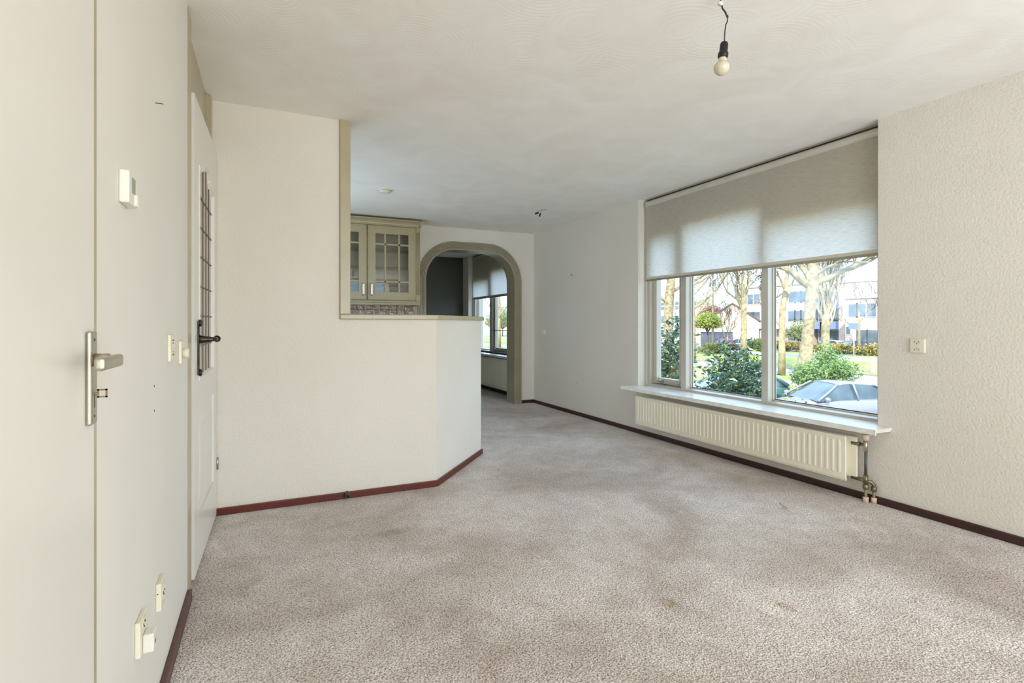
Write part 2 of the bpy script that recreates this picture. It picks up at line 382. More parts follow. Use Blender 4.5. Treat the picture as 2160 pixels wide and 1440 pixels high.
# ceiling: hand plastered, a little uneven
def ceil_z(x, y): return H + .026 * math.exp(-((x - .1) ** 2 + (y - 3.4) ** 2) / 1.3)
mb = MB(); nx, ny = 34, 70
def cg(i, j): return (XL - .3 + (XR + .52 - XL) * i / nx, YB - .3 + (YR + .4 - YB) * j / ny)
i0 = 0
for j in range(ny + 1):
    for i in range(nx + 1):
        x, y = cg(i, j); mb.v.append((x, y, ceil_z(x, y)))
for j in range(ny):
    for i in range(nx):
        a = j * (nx + 1) + i; mb.smooth.add(len(mb.f)); mb.f.append((a, a + nx + 1, a + nx + 2, a + 1))
ceil = struct('ceiling', mb, M['ceiling'], 'off-white ceiling plastered with curved brush strokes')
struct('roof_slab', boxes((XL - .3, YB - .3, 2.5, XR + .5, YR + .4, 2.75)), M['white_wall'])
T = 2.46   # wall tops run just past the plaster
# right (window) wall, two openings
struct('wall_right', boxes(
    (XR, YB, -.25, XR + .30, W1[0], T), (XR, W1[0], -.25, XR + .30, W1[1], SILL - .03), (XR, W1[1], -.25, XR + .30, W2[0], T),
    (XR, W2[0], -.25, XR + .30, W2[1], .62), (XR, W2[1], -.25, XR + .30, YR, T)), M['wall'], 'rough painted wall holding the two windows')
# back wall (behind the camera) with an unseen opening added for the assumed daylight
struct('wall_back', boxes((XL - .2, YB - .2, -.25, .3, YB, T), (.3, YB - .2, 2.3, 3.2, YB, T), (3.2, YB - .2, -.25, XR + .3, YB, T)), M['wall_smooth'])
# left wall: pieces around two doors and an unseen opening added for the kitchen fill
D1 = (.30, 1.214); D2 = (2.486, YP)
struct('wall_left', boxes((XL - .12, YB, -.25, XL, D1[0], T), (XL - .12, D1[1], -.25, XL, D2[0], T),
                          (XL - .12, YP, -.25, XL, 4.5, T), (XL - .12, 4.5, -.25, XL, 5.9, 1.0), (XL - .12, 4.5, 2.1, XL, 5.9, T), (XL - .12, 5.9, -.25, XL, YR, T), (XL - .22, D1[0] - .1, -.25, XL - .13, D2[1], T)), M['wall_smooth'], 'smooth cream painted wall between the two doors')
# far wall with the arched passage
AX0, AX1, AZ, AR = 1.867, 3.159, 2.116, .41
def arch(x0, x1, zt, r, z0=0.0, n=14):
    p = [(x0, z0)]
    for k in range(n + 1):
        q = PI - PI / 2 * k / n; p.append((x0 + r + r * math.cos(q), zt - r + r * math.sin(q)))
    for k in range(n + 1):
        q = PI / 2 - PI / 2 * k / n; p.append((x1 - r + r * math.cos(q), zt - r + r * math.sin(q)))
    p.append((x1, z0)); return p
ap = arch(AX0, AX1, AZ, AR)
YF2 = 6.93
loop = [(XL, YF, 0), (XL, YF, T), (XR, YF, T), (XR, YF, 0)] + [(x, YF, z) for x, z in reversed(ap)]
mb = MB(); mb.prism(loop, (0, YF2 - YF, 0)); struct('wall_far', mb, M['wall'], 'far wall pierced by the rounded archway')
# rear room walls
struct('wall_rear_room_end', boxes((.6, YR, -.25, XR, YR + .2, T)), M['green_wall'], 'dark green painted end wall of the rear room')
struct('wall_rear_room_left', boxes((.6, YF2, -.25, .8, YR, T)), M['wall'])
# tall partition and half wall, one angled bend
HWC = (1.066, YP); HWE = (1.680, 4.245)

def bend(off0, off1, z0, z1, ext=0.0, xs=.47, bev=0):
    """solid that follows the half wall; off0/off1 are distances in front of / behind its face"""
    dx, dy = HWE[0] - HWC[0], HWE[1] - HWC[1]; l = math.hypot(dx, dy); ux, uy = dx / l, dy / l
    nx_, ny_ = uy, -ux                              # towards the room
    def corner(o):                                  # mitre at the bend for offset o toward the room
        # line1: y = YP - o ; line2: HWC + n*o + t*u
        px, py = HWC[0] + nx_ * o, HWC[1] + ny_ * o; t = (YP - o - py) / uy; return (px + ux * t, YP - o)
    a, b = corner(off0), corner(-off1)
    e0 = (HWE[0] + nx_ * off0 + ux * ext, HWE[1] + ny_ * off0 + uy * ext); e1 = (HWE[0] - nx_ * off1 + ux * ext, HWE[1] - ny_ * off1 + uy * ext)
    return [(xs, YP - off0, z0), (*a, z0), (*e0, z0), (*e1, z0), (*b, z0), (xs, YP + off1, z0)], z1 - z0
lp, h = bend(0, .10, -.02, 1.149, xs=XL); mb = MB(); mb.prism(lp, (0, 0, h)); mb.box(XL, YP, 1.149, .468, YP + .10, T)
struct('wall_partition', mb, M['wall'], 'rough-plastered partition stepping down to a half wall with an angled end')
# sage ledge on the half wall and post on the partition end
lp, h = bend(.022, .125, 1.149, 1.182, .028, xs=.425); mb = MB(); mb.prism(lp, (0, 0, h)); struct('trim_1', mb, M['frame_paint'], 'beige painted ledge capping the half wall', bevel=.006)
mb = boxes((.425, YP - .022, 1.182, .49, YP + .12, 2.44)); struct('trim_2', mb, M['frame_paint'], 'beige painted post capping the end of the tall partition', bevel=.005)
# arch casing: fluted moulding and lining
fl = []
prof = [(0, YF), (0, YF - .020)]
for k in range(5):
    o0 = .004 + k * .0185
    for q in range(6):
        a = PI * q / 5; prof.append((o0 + .00925 - .0085 * math.cos(a), YF - .020 - .010 * math.sin(a)))
prof += [(.101, YF - .020), (.101, YF)]
mb = MB(); mb.sweep(ap, prof)
struct('trim_3', mb, M['sage'], 'grey-green fluted casing round the archway')
mb = MB(); mb.sweep(ap, [(-.012, YF - .024), (.0, YF - .024), (0, YF2 + .01), (-.012, YF2 + .01)])
struct('trim_4', mb, M['sage'], 'glossy grey-green lining inside the archway')
# skirtings
lp, h = bend(.016, -.0, .0, .042, .01, xs=XL + .01); mb = MB(); mb.prism(lp, (0, 0, h)); struct('baseboard_partition', mb, M['redwood'], 'low red-brown skirting along the partition and half wall', bevel=.003)
struct('baseboard_right', boxes((XR - .02, YB, 0, XR, YF, .045)), M['darkwood'], 'dark brown skirting under the large window', bevel=.006)
struct('baseboard_far', boxes((AX1 + .102, YF - .018, 0, XR - .02, YF, .045)), M['darkwood'], 'short dark brown skirting right of the archway', bevel=.004)
struct('baseboard_left', boxes((XL, D1[1] + .02, 0, XL + .018, D2[0], .05)), M['leftwood'], 'dark brown skirting below the wall sockets', bevel=.006)
struct('trim_7', boxes((3.545, W1[0] + .002, 2.388, 3.569, W1[1] - .03, 2.3995)), M['sage'], 'olive band for the shaded top of the window frame above the blind')  # olive colour paints in the shade on the window frame's top band
struct('baseboard_rear_room', boxes((XR - .02, YF2, 0, XR, YR, .05), (.8, YR - .018, 0, XR - .02, YR, .05)), M['darkwood'], 'dark skirting of the rear room')

# ------------------------------------------------------------------ windows
def make_window(n, y0, y1, zs, mull, tops, casement, label):
    """y0..y1 opening, mull: list of (ya,yb) mullion faces, tops: glass top per pane (near to far)"""
    r = sroot('window_%d' % n, label, (XR + .16, (y0 + y1) / 2, zs))
    XF, XG = 3.57, 3.632
    mb = MB()
    mb.box(XF, y0, zs, XF + .10, y1, zs + .022)                       # bottom rail
    mb.prism([(XF + .004, y0 + .001, zs + .0215), (XG, y0 + .001, zs + .033), (XG, y0 + .001, zs + .0215)], (0, y1 - y0 - .002, 0))
    mb.box(XF, y0, 2.33, XF + .10, y1, 2.405)
    mb.box(XF - .0005, y0, zs + .0005, XF + .099, y0 + .066, 2.4); mb.box(XF - .0005, y1 - .06, zs + .0005, XF + .099, y1, 2.4)
    mb.build('window_frame', M['win_paint'], r, .003)
    for a, b in mull:
        m2 = boxes((XF - .001, a, zs + .001, XF + .098, b, 2.38)); m2.build('mullion', M['win_paint'], r, .003)
    m3 = boxes((3.548, y1 - .028, zs, 3.572, y1 - .001, 2.40)); m3.build('cover_strip', M['win_paint'], r, .006, 3, label='rounded upright strip beside the blind')
    edges = [y0 + .066] + [q for ab in mull for q in ab] + [y1 - .06]
    for k in range(0, len(edges), 2):
        a, b = edges[k], edges[k + 1]; top = tops[k // 2]
        if casement == k // 2:
            sb = MB(); x0, x1 = 3.605, 3.66; z0 = zs + .034; s_ = .056
            sb.box(x0, a + .004, z0, x1, b - .004, z0 + s_); sb.box(x0, a + .004, top, x1, b - .004, 2.32)
            sb.box(x0, a + .004, z0 + s_, x1, a + .004 + s_, top); sb.box(x0, b - .004 - s_, z0 + s_, x1, b - .004, top)
            sh = sb.build('casement', M['win_paint'], r, .003, label='opening sash')
            g = MB(); g.box(3.640, a + .04, z0 + s_ - .01, 3.644, b - .04, top + .02); g.build('pane', M['glass'], sh)
            c = (a + b) / 2; hy = b - .12; hh = MB()
            hh.box(x0 - .012, hy - .05, z0 + .006, x0, hy + .03, z0 + .03); hh.tube([(x0 - .012, hy - .01, z0 + .018), (x0 - .03, hy - .02, z0 + .022)], .008)
            hh.tube([(x0 - .028, hy, z0 + .02), (x0 - .03, hy - .10, z0 + .012), (x0 - .028, hy - .20, z0 + .012), (x0 - .024, hy - .26, z0 + .022), (x0 - .018, hy - .29, z0 + .03)], [.007, .006, .006, .006, .005], 8)
            hh.tube([(x0 - .03, hy + .02, z0 + .022), (x0 - .032, hy + .02, z0 + .052)], .006, 8); hh.tube([(x0 - .03, hy - .03, z0 + .022), (x0 - .032, hy - .03, z0 + .05)], .005, 8)
            hh.box(x0 - .034, hy - .09, zs + .023, x0 - .004, hy + .0, zs + .03)
            hh.build('window_stay', M['steel'], sh, label='metal casement stay')
        else:
            g = MB(); g.box(3.640, a, zs + .02, 3.644, b, top + .02); g.build('pane', M['glass'], r)
            bd = MB(); bd.box(3.620, a, zs + .024, 3.639, a + .008, top); bd.box(3.620, b - .008, zs + .024, 3.639, b, top); bd.box(3.620, a, zs + .024, 3.639, b, zs + .038)
            bd.build('glazing_bead', M['win_paint'], r)
            ga = MB(); ga.box(3.6385, a + .006, zs + .036, 3.6396, a + .013, top); ga.box(3.6385, b - .013, zs + .036, 3.6396, b - .006, top); ga.box(3.6385, a, zs + .037, 3.6396, b, zs + .044)
            ga.build('gasket', M['black'], r)
        hd = boxes((3.583, a, top, 3.70, b, 2.36)); hd.build('head_panel', M['win_paint'], r)
    return r
w1 = make_window(1, *W1, SILL, [(2.908, 2.969), (3.801, 3.869)], [1.905, 2.045, 1.985], 2, 'large three-light window in the right wall')
w2 = make_window(2, *W2, .62, [(8.50, 8.60)], [2.02, 1.90], 0, 'window of the rear room seen through the archway')
mb = boxes((3.575, 7.80, 1.006, 3.60, 8.50, 1.016)); mb.build('guard_bar', M['steel'], w2, label='thin horizontal safety bar')
# masonry under and above seen from outside comes with the wall; sills
sl = thing('window_sill', 'white marbled sill above the front-room radiator', 'window sill', (3.38, 3.2, SILL))
mb = MB()
mb.box(3.30, 1.948, SILL - .022, XR, 4.44, SILL); mb.box(XR, W1[0], SILL - .022, 3.57, W1[1], SILL); mb.box(3.30, 1.948, SILL - .032, 3.312, 4.44, SILL - .022)
mb.build('sill_board', M['sill'], sl)
boxes((3.299, 1.944, SILL - .033, 3.311, 1.948, SILL), (3.311, 1.944, SILL - .012, XR, 1.948, SILL + .0005)).build('end_cap', M['white_plastic'], sl, label='white plastic end cap')
boxes((3.299, 4.44, SILL - .033, 3.311, 4.444, SILL), (3.311, 4.44, SILL - .012, XR, 4.444, SILL)).build('end_cap', M['white_plastic'], sl, label='white plastic end cap')
s2 = thing('window_sill', 'pale sill above the rear-room radiator, seen through the archway', 'window sill', (3.38, 8.3, .62))
mb = MB(); mb.box(3.30, 7.22, .59, XR, 9.46, .62); mb.box(XR, W2[0], .597, 3.57, W2[1], .62); mb.build('sill_board', M['sill'], s2)

# ------------------------------------------------------------------ roller blinds
def blind(y0, y1, zb, label):
    t = thing('roller_blind', label, 'roller blind', (3.50, (y0 + y1) / 2, zb))
    cs = []
    for k in range(13):
        a = -PI * .5 + PI * k / 12; cs.append((3.549 - .027 * math.cos(a) * 1.0, y0, 2.346 + .030 * math.sin(a)))
    cs += [(3.563, y0, 2.376), (3.563, y0, 2.316)]
    mb = MB(); mb.prism(cs, (0, y1 - y0, 0)); mb.build('cassette', M['cassette'], t)
    n = 40; mb = MB()
    for k in range(n + 1):
        y = y0 + .012 + (y1 - y0 - .024) * k / n
        for z in (2.33, 1.95, zb + .03): mb.v.append((3.535 + .0012 * math.sin(k * .9), y, z))
    for k in range(n):
        for j in range(2):
            a = k * 3 + j; mb.smooth.add(len(mb.f)); mb.f.append((a, a + 1, a + 4, a + 3))
    mb.build('fabric', M['fabric'], t)
    boxes((3.545, y0, 2.3765, 3.569, y1, 2.387)).build('gap_shade_strip', M['black'], t)  # black strip stands in for the dark gap between cassette and frame
    boxes((3.5315, y0 + .012, zb + .018, 3.5385, y1 - .012, zb + .042)).build('hem', M['hem'], t, label='folded hem of the fabric')
    boxes((3.529, y0 + .008, zb, 3.541, y1 - .008, zb + .019)).build('bottom_bar', M['bar'], t, .003)
    mb = MB()
    for s_ in (0, .012):
        yy = y0 + .004 - s_ * .3; xx = 3.523 + s_; z = 2.33
        mb.tube([(xx, yy, z), (xx, yy, .98)], .0006, 4)
        while z > .98:
            mb.lathe([(0, -.002), (.0017, -.001), (.0017, .001), (0, .002)], (xx, yy, z), n=5); z -= .008
    mb.build('bead_chain', M['steel'], t)
    boxes((3.521, y0 - .004, 2.325, 3.562, y0 + .004, 2.378)).build('bracket', M['white_plastic'], t)
    return t
blind(2.040, 4.335, 1.555, 'cream roller blind half lowered over the large front window')
blind(7.33, 9.36, 1.575, 'cream roller blind over the rear-room window, seen through the archway')

# ------------------------------------------------------------------ radiators
def radiator(y0, y1, z0, z1, xf, pitch, label, valve):
    t = thing('radiator', label, 'radiator', (3.42, (y0 + y1) / 2, z0))
    mb = MB(); mb.box(xf, y0, z0, xf + .012, y1, z1); fp = mb.build('front_panel', M['radiator'], t, .006, 3)
    mb = MB(); n = int((y1 - y0 - .07) / pitch); off = (y1 - y0 - n * pitch) / 2
    hw = pitch * .24; za, zb = z0 + .036, z1 - .030
    for k in range(n + 1):
        y = y0 + off + k * pitch
        # raised capsule rib with rounded ends
        lo, hi = [], []
        for e in range(12):
            a = PI + PI * e / 11; lo.append((y + hw * math.cos(a), za + hw + hw * math.sin(a)))
        for e in range(12):
            a = PI * e / 11; hi.append((y + hw * math.cos(a), zb - hw + hw * math.sin(a)))
        ring = lo + hi; i = len(mb.v); m_ = len(ring)
        cy = y
        mb.v += [(xf, p, q) for p, q in ring]
        mb.v += [(xf - .0045, cy + (p - cy) * .55, (q + (za + zb) / 2 * .0) + (-.004 if q > (za + zb) / 2 else .004)) for p, q in ring]
        for j in range(m_):
            mb.smooth.add(len(mb.f)); mb.f.append((i + j, i + (j + 1) % m_, i + m_ + (j + 1) % m_, i + m_ + j))
        mb.f.append(tuple(i + m_ + j for j in range(m_)))
    mb.build('rib', M['radiator'], fp, kind='stuff').name = 'pressed_ribs'
    boxes((xf + .005, y0 - .0, z0 - .008, xf + .012, y1, z0 + .004)).build('lower_lip', M['radiator'], t, .002)
    boxes((xf + .055, y0 - .035, z0 + .012, xf + .068, y1 - .03, z1 - .004)).build('back_panel', M['radiator'], t, .004)
    mb = MB(); k = y0 + .03
    while k < y1 - .05:
        mb.box(xf + .014, k, z0 + .03, xf + .054, k + .0015, z1 - .03); k += .02
    mb.build('convector_fins', M['radiator'], t)
    for y in (y0 + .35, y1 - .35):
        boxes((xf + .068, y, z0 + .02, XR - .001, y + .03, z1 - .03)).build('wall_bracket', M['radiator'], t)
    if valve:
        xa, ya = xf + .064, y0 - .005
        mb = MB(); mb.tube([(xa, y0 + .0, z1 - .045), (xa, y0 - .05, z1 - .045)], .014, 14); mb.tube([(xa, y0 - .048, z1 - .045), (xa, y0 - .085, z1 - .045)], .009, 12)
        mb.build('valve_union', M['brass'], t)
        xv, yv = xa, y0 - .085
        mb = MB(); mb.tube([(xv, yv, z1 - .085), (xv, yv, z1 - .012)], .0125, 14); mb.build('valve_body', M['alu'], t)
        mb = MB(); mb.lathe([(.0135, 0), (.019, .012), (.0215, .036), (.019, .038)], (xv, yv, z1 - .016), n=20); mb.build('valve_knob', M['sleeve'], t, label='peach plastic valve knob')
        mb = MB(); mb.tube([(xv, yv, z1 - .08), (xv, yv, z0 + .03)], .0085, 12); mb.build('riser_pipe', M['pipe_grey'], t, label='grey painted riser pipe')
        mb = MB(); mb.tube([(xa, y0 - .0, z0 + .012), (xa, y0 - .09, z0 + .010)], .0125, 14); mb.tube([(xv, yv, z0 + .045), (xv, yv, z0 - .012)], .014, 12)
        mb.tube([(xv, yv, z0 + .005), (xv + .020, yv - .018, z0 + .003), (xv + .032, yv - .030, z0 - .015), (xv + .032, yv - .030, z0 - .045)], .0115, 12)
        mb.lathe([(.012, -.045), (.017, -.040), (.017, -.018), (.012, -.012)], (xv, yv, z0), n=8); mb.lathe([(.012, -.055), (.017, -.050), (.017, -.028), (.012, -.022)], (xv + .032, yv - .030, z0), n=8)
        mb.build('valve_block', M['brass'], t, label='brass lower valve block')
        for dx, dy in ((0, 0), (.032, -.030)):
            mb = MB(); mb.tube([(xv + dx, yv + dy, z0 - .03), (xv + dx, yv + dy, .0)], .0085, 12); fpz = mb.build('floor_pipe', M['pipe_olive'], t, label='olive pipe down to the floor')
            mb = MB(); mb.lathe([(.015, 0), (.0165, .032), (.0145, .036), (.009, .036)], (xv + dx, yv + dy, .0), n=18); mb.build('floor_sleeve', M['sleeve'], fpz, label='pinkish plastic sleeve')
    return t
radiator(2.150, 4.270, .128, .404, 3.345, .0415, 'cream panel radiator with pipes at its near end below the large window', True)
radiator(7.35, 9.30, .09, .57, 3.345, .04, 'cream panel radiator of the rear room, seen through the archway', False)

# ------------------------------------------------------------------ left wall: near door, handle
d1 = sroot('door_1', 'plain cream door at the left edge of the view', (XL, .75, 0))
boxes((XL - .035, D1[0] + .018, .01, XL + .005, 1.196, 2.02)).build('leaf', M['gloss_white'], d1, .003)
boxes((XL - .10, 1.196, 0, XL + .004, D1[1], 2.06), (XL - .10, D1[0], 0, XL + .004, D1[0] + .018, 2.06), (XL - .10, D1[0], 2.022, XL + .004, D1[1], 2.06)).build('door_frame', M['frame_paint'], d1)
boxes((XL - .12, D1[0], 2.06, XL, D1[1], T)).build('over_panel', M['wall_smooth'], d1)
random.seed(4); mb = MB(); z = .02; y_ = 1.214
while z < 2.4:
    h = random.uniform(.004, .014); w_ = random.uniform(.001, .0055)
    mb.box(XL - .001, y_, z, XL + .0016, y_ + w_, z + h); z += h + random.choice((0, 0, .003, .01))
mb.build('paint_edge', mat('chipped_paint_edge', srgb(176, 160, 122), .8), d1, label='ragged paint edge beside the frame')
hd = thing('door_handle', 'satin lever handle with key on the plain cream door', 'door handle', (XL + .005, 1.16, 1.05))
hd.parent = None
X0 = XL + .005
mb = MB(); mb.box(X0, 1.142, .942, X0 + .009, 1.178, 1.107); pl = mb.build('back_plate', M['alu'], hd, .004, 3)
mb = MB(); mb.tube([(X0 + .008, 1.160, 1.056), (X0 + .030, 1.160, 1.056)], .0115, 20); mb.tube([(X0 + .028, 1.160, 1.056), (X0 + .044, 1.160, 1.056)], .009, 16); mb.build('lever_neck', M['alu'], hd)
mb = MB(); mb.box(X0 + .034, 1.045, 1.044, X0 + .050, 1.170, 1.066); mb.build('lever', M['alu'], hd, .006, 4)
mb = MB(); mb.box(X0 + .0088, 1.1585, .972, X0 + .0094, 1.1615, .997)
mb.build('keyhole', M['black'], pl)
for z in (1.092, .957):
    mb = MB(); mb.lathe([(.0026, 0), (.0026, .0006)], (X0 + .0089, 1.160, z), (1, 0, 0), 12); mb.build('screw', M['black'], pl)
ky = thing('key', 'small bronze key standing in the lock of the plain cream door', 'key', (X0 + .009, 1.16, .9965))
mb = MB(); mb.tube([(X0 + .006, 1.160, .9965), (X0 + .0135, 1.160, .9965)], .0022, 10); mb.build('key_shaft', M['brass'], ky)
mb = MB(); a0, a1, b0, b1 = X0 + .0125, X0 + .0275, .989, 1.0045; tt = .003
for q in ((a0, b0, a1, b0 + tt), (a0, b1 - tt, a1, b1), (a0, b0, a0 + tt, b1), (a1 - tt, b0, a1, b1)): mb.box(q[0], 1.1592, q[1], q[2], 1.1608, q[3])
mb.build('key_bow', M['brass'], ky)
# ------------------------------------------------------------------ left wall: fittings
th = thing('thermostat', 'white wall thermostat with small display above the light switches', 'thermostat', (XL, 1.43, 1.42))
mb = MB(); mb.box(XL, 1.394, 1.385, XL + .019, 1.474, 1.456); mb.build('housing', M['white_plastic'], th, .003, 2)
boxes((XL + .0188, 1.420, 1.412, XL + .0196, 1.452, 1.446)).build('display', M['lcd'], th, label='grey-green display')
mb = MB(); mb.lathe([(.012, -.013), (.013, -.011), (.013, .011), (.012, .013)], (XL + .012, 1.455, 1.400), (0, .0, 1), 24); mb.build('adjusting_wheel', M['white_plastic'], th)
boxes((XL + .0190, 1.412, 1.398, XL + .0194, 1.440, 1.4005)).build('seam', M['cream'], th)
def plate(name, label, cat, y0, y1, z0, z1, depth=.010, wall=XL, sgn=1, m='cream', bev=.003):
    t = thing(name, label, cat, (wall, (y0 + y1) / 2, z0))
    a, b = sorted((wall, wall + sgn * depth)); boxes((a, y0, z0, b, y1, z1)).build('cover_plate', M[m], t, bev, 3); return t
def outlet(t, y, z, r, wall, depth, sgn, up=True, m='cream', flip=False):
    x = wall + sgn * depth
    mb = MB(); mb.lathe([(r, -.0005), (r, .0012), (r * .92, .0014), (r * .88, -.006), (.001, -.006)], (x, y, z), (sgn, 0, 0), 28)
    o = mb.build('socket_well', M[m], t)
    for dy, dz in ((-.0095, 0), (.0095, 0), (0, -.009 if up else .009)):
        mb = MB(); mb.lathe([(.0026 if dz == 0 else .0022, 0), (.0026 if dz == 0 else .0022, .0015)], (x + sgn * .0006, y + dy, z + dz + (.004 if up else -.004) * .5), (sgn, 0, 0), 10)
        mb.build('pin_hole', M['black'], o)
t = plate('double_socket', 'double wall socket left of the dimmer knob', 'socket', 2.008, 2.088, .998, 1.085)
outlet(t, 2.050, 1.064, .0175, XL, .010, 1); outlet(t, 2.050, 1.021, .0175, XL, .010, 1, False)
t = plate('dimmer_switch', 'cream dimmer switch with round knob next to the glazed door', 'light switch', 2.245, 2.325, .975, 1.058)
mb = MB(); mb.lathe([(.019, 0), (.019, .014), (.017, .019), (.001, .019)], (XL + .010, 2.285, 1.012), (1, 0, 0), 24); mb.build('knob', M['cream'], t)
t = plate('wall_socket', 'empty cream socket low on the left wall, nearer the skirting corner', 'socket', 1.812, 1.892, .288, .368, .014)
outlet(t, 1.852, .328, .024, XL, .014, 1)
boxes((XL + .004, 1.8112, .338, XL + .007, 1.8122, .341)).build('screw', M['black'], t)
t = plate('wall_socket', 'cream double socket low on the left wall holding a plug-in adapter', 'socket', 1.545, 1.625, .305, .392, .012)
outlet(t, 1.585, .372, .015, XL, .012, 1)
t = thing('plug_adapter', 'small white plug-in adapter in the lower left wall socket', 'plug adapter', (XL + .012, 1.59, .305))
boxes((XL + .012, 1.566, .304, XL + .036, 1.606, .350)).build('adapter_body', M['white_plastic'], t, .004, 3)
mb = MB(); mb.tube([(XL + .024, 1.588, .305), (XL + .024, 1.588, .298)], .006, 12); mb.build('cable_stub', M['pipe_grey'], t)
boxes((XL + .0358, 1.578, .318, XL + .0364, 1.592, .322), (XL + .0358, 1.578, .325, XL + .0364, 1.590, .328)).build('rating_mark', M['pipe_grey'], t)
qn = on_x(327, 217, XL); mb = MB(); mb.tube([qn, qn + Vector((.019, 0, .0005)), qn + Vector((.019, 0, -.003))], [.0011, .0011, .0008], 8)
tag(mb.build('wall_nail', M['iron']), 'thin dark nail sticking out high on the left wall', 'nail')
mb = MB()
for (y, z) in ((1.793, .943), (1.793, .873)):
    mb = MB(); mb.lathe([(.0028, 0), (.0032, .0012), (.002, .0016)], (XL - .0004, y, z), (1, 0, 0), 10)
    tag(mb.build('wall_plug', M['marks']), 'dark plugged screw hole in the left wall, %s of the pair under the socket' % ('upper' if z > .9 else 'lower'), 'wall plug', 'screw holes on the left wall')

# ------------------------------------------------------------------ glazed door (door_2)
d2 = sroot('door_2', 'white panelled door with leaded glass in the left wall', (XL, 3.0, 0))
mb = MB()
mb.box(XL - .10, 2.492, 0, XL + .002, 2.60, 2.405); mb.box(XL - .10, 3.40, 0, XL - .006, 3.445, 2.405); mb.box(XL - .10, 3.445, 0, XL + .004, 3.53, 2.42); mb.box(XL - .10, 2.60, 2.07, XL - .008, 3.40, 2.115)
mb.build('door_frame', M['frame_paint'], d2, .003)
boxes((XL - .05, 2.60, 2.115, XL - .022, 3.41, 2.46)).build('over_panel', M['frame_paint'], d2)
LA, LB = Vector((-.283, 2.655, 0)), Vector((-.264, 3.522, 0))
ld = (LB - LA).normalized(); ln = Vector((ld.y, -ld.x, 0)); LW = (LB - LA).length
def lp3(s, z, d=0.0): return tuple(LA + ld * s + ln * d + Vector((0, 0, z)))
Z0, Z1 = .012, 2.122
GS0, GS1, GZ0, GZM = .140, .735, .862, 1.845
def gtop(s):  # ogee arched head of the glass
    q = abs((s - (GS0 + GS1) / 2) / ((GS1 - GS0) / 2)); q = max(0, min(1, q))
    return GZM + .085 * (.5 + .5 * math.cos(PI * min(1, q * 1.12)))
ns = 30
def leafpiece(mb, s0, s1, za, zb, d0=-.018, d1=0):
    mb.hexa([lp3(s0, za, d0), lp3(s1, za, d0), lp3(s1, za, d1), lp3(s0, za, d1), lp3(s0, zb, d0), lp3(s1, zb, d0), lp3(s1, zb, d1), lp3(s0, zb, d1)])
mb = MB()
leafpiece(mb, 0, GS0, Z0, Z1); leafpiece(mb, GS1, LW, Z0, Z1); leafpiece(mb, GS0, GS1, .73, GZ0)
leafpiece(mb, GS0, GS1, Z0, .235)
PS0, PS1, PZ0, PZ1 = .150, .725, .235, .73
for k in range(ns):
    a = GS0 + (GS1 - GS0) * k / ns; b = GS0 + (GS1 - GS0) * (k + 1) / ns
    mb.hexa([lp3(a, gtop(a), -.018), lp3(b, gtop(b), -.018), lp3(b, gtop(b), 0), lp3(a, gtop(a), 0), lp3(a, Z1, -.018), lp3(b, Z1, -.018), lp3(b, Z1, 0), lp3(a, Z1, 0)])
lf = mb.build('leaf', M['gloss_white'], d2)
# sunk panel with raised field
mb = MB(); leafpiece(mb, GS0, GS1, .235, .73, -.018, -.012)
fa = [(GS0 + .0, .235), (GS1, .235), (GS1, .73), (GS0, .73)]; fb = [(GS0 + .045, .28), (GS1 - .045, .28), (GS1 - .045, .685), (GS0 + .045, .685)]
fc = [(GS0 + .075, .31), (GS1 - .075, .31), (GS1 - .075, .655), (GS0 + .075, .655)]
for k in range(4):
    k2 = (k + 1) % 4; mb.quad(lp3(*fb[k], -.012), lp3(*fb[k2], -.012), lp3(*fc[k2], -.003), lp3(*fc[k], -.003))
mb.quad(*[lp3(*q, -.003) for q in fc]); mb.build('lower_panel', M['gloss_white'], lf, label='raised lower panel')
# moulding round the glass
mb = MB(); pr = [(GS0, GZ0), (GS1, GZ0)] + [(GS1 - (GS1 - GS0) * k / ns, gtop(GS1 - (GS1 - GS0) * k / ns)) for k in range(ns + 1)]
cx, cz = (GS0 + GS1) / 2, 1.36
def inset(p, d):
    s, z = p; return (s - d if s > cx + .01 and s > GS1 - .3 * (GS1 - GS0) else s + d if s < GS0 + .3 * (GS1 - GS0) else s, z - d if z > cz else z + d)
n_ = len(pr)
for d_a, h_a, d_b, h_b in ((0, .004, .012, .004), (.012, .004, .022, -.014), (-.004, .0, 0, .004)):
    for k in range(n_ - 0):
        p, q = pr[k], pr[(k + 1) % n_]
        mb.quad(lp3(*inset(p, d_a), h_a), lp3(*inset(q, d_a), h_a), lp3(*inset(q, d_b), h_b), lp3(*inset(p, d_b), h_b))
mb.build('glass_moulding', M['gloss_white'], lf)
g = MB()
for k in range(ns):
    a = GS0 + (GS1 - GS0) * k / ns; b = GS0 + (GS1 - GS0) * (k + 1) / ns
    g.hexa([lp3(a, GZ0, -.017), lp3(b, GZ0, -.017), lp3(b, GZ0, -.013), lp3(a, GZ0, -.013), lp3(a, gtop(a), -.017), lp3(b, gtop(b), -.017), lp3(b, gtop(b), -.013), lp3(a, gtop(a), -.013)])
gl = g.build('leaded_glass', M['leadglass'], lf, label='ribbed beige leaded glass')
mb = MB()
for s in (.255, .37, .485, .605): mb.hexa([lp3(s - .003, GZ0, -.013), lp3(s + .003, GZ0, -.013), lp3(s + .003, GZ0, -.009), lp3(s - .003, GZ0, -.009), lp3(s - .003, gtop(s), -.013), lp3(s + .003, gtop(s), -.013), lp3(s + .003, gtop(s), -.009), lp3(s - .003, gtop(s), -.009)])
z = 1.017
while z < 1.86:
    leafpiece(mb, GS0, GS1, z - .003, z + .003, -.013, -.009); z += .142
mb.build('lead_strips', M['lead'], gl if False else lf)
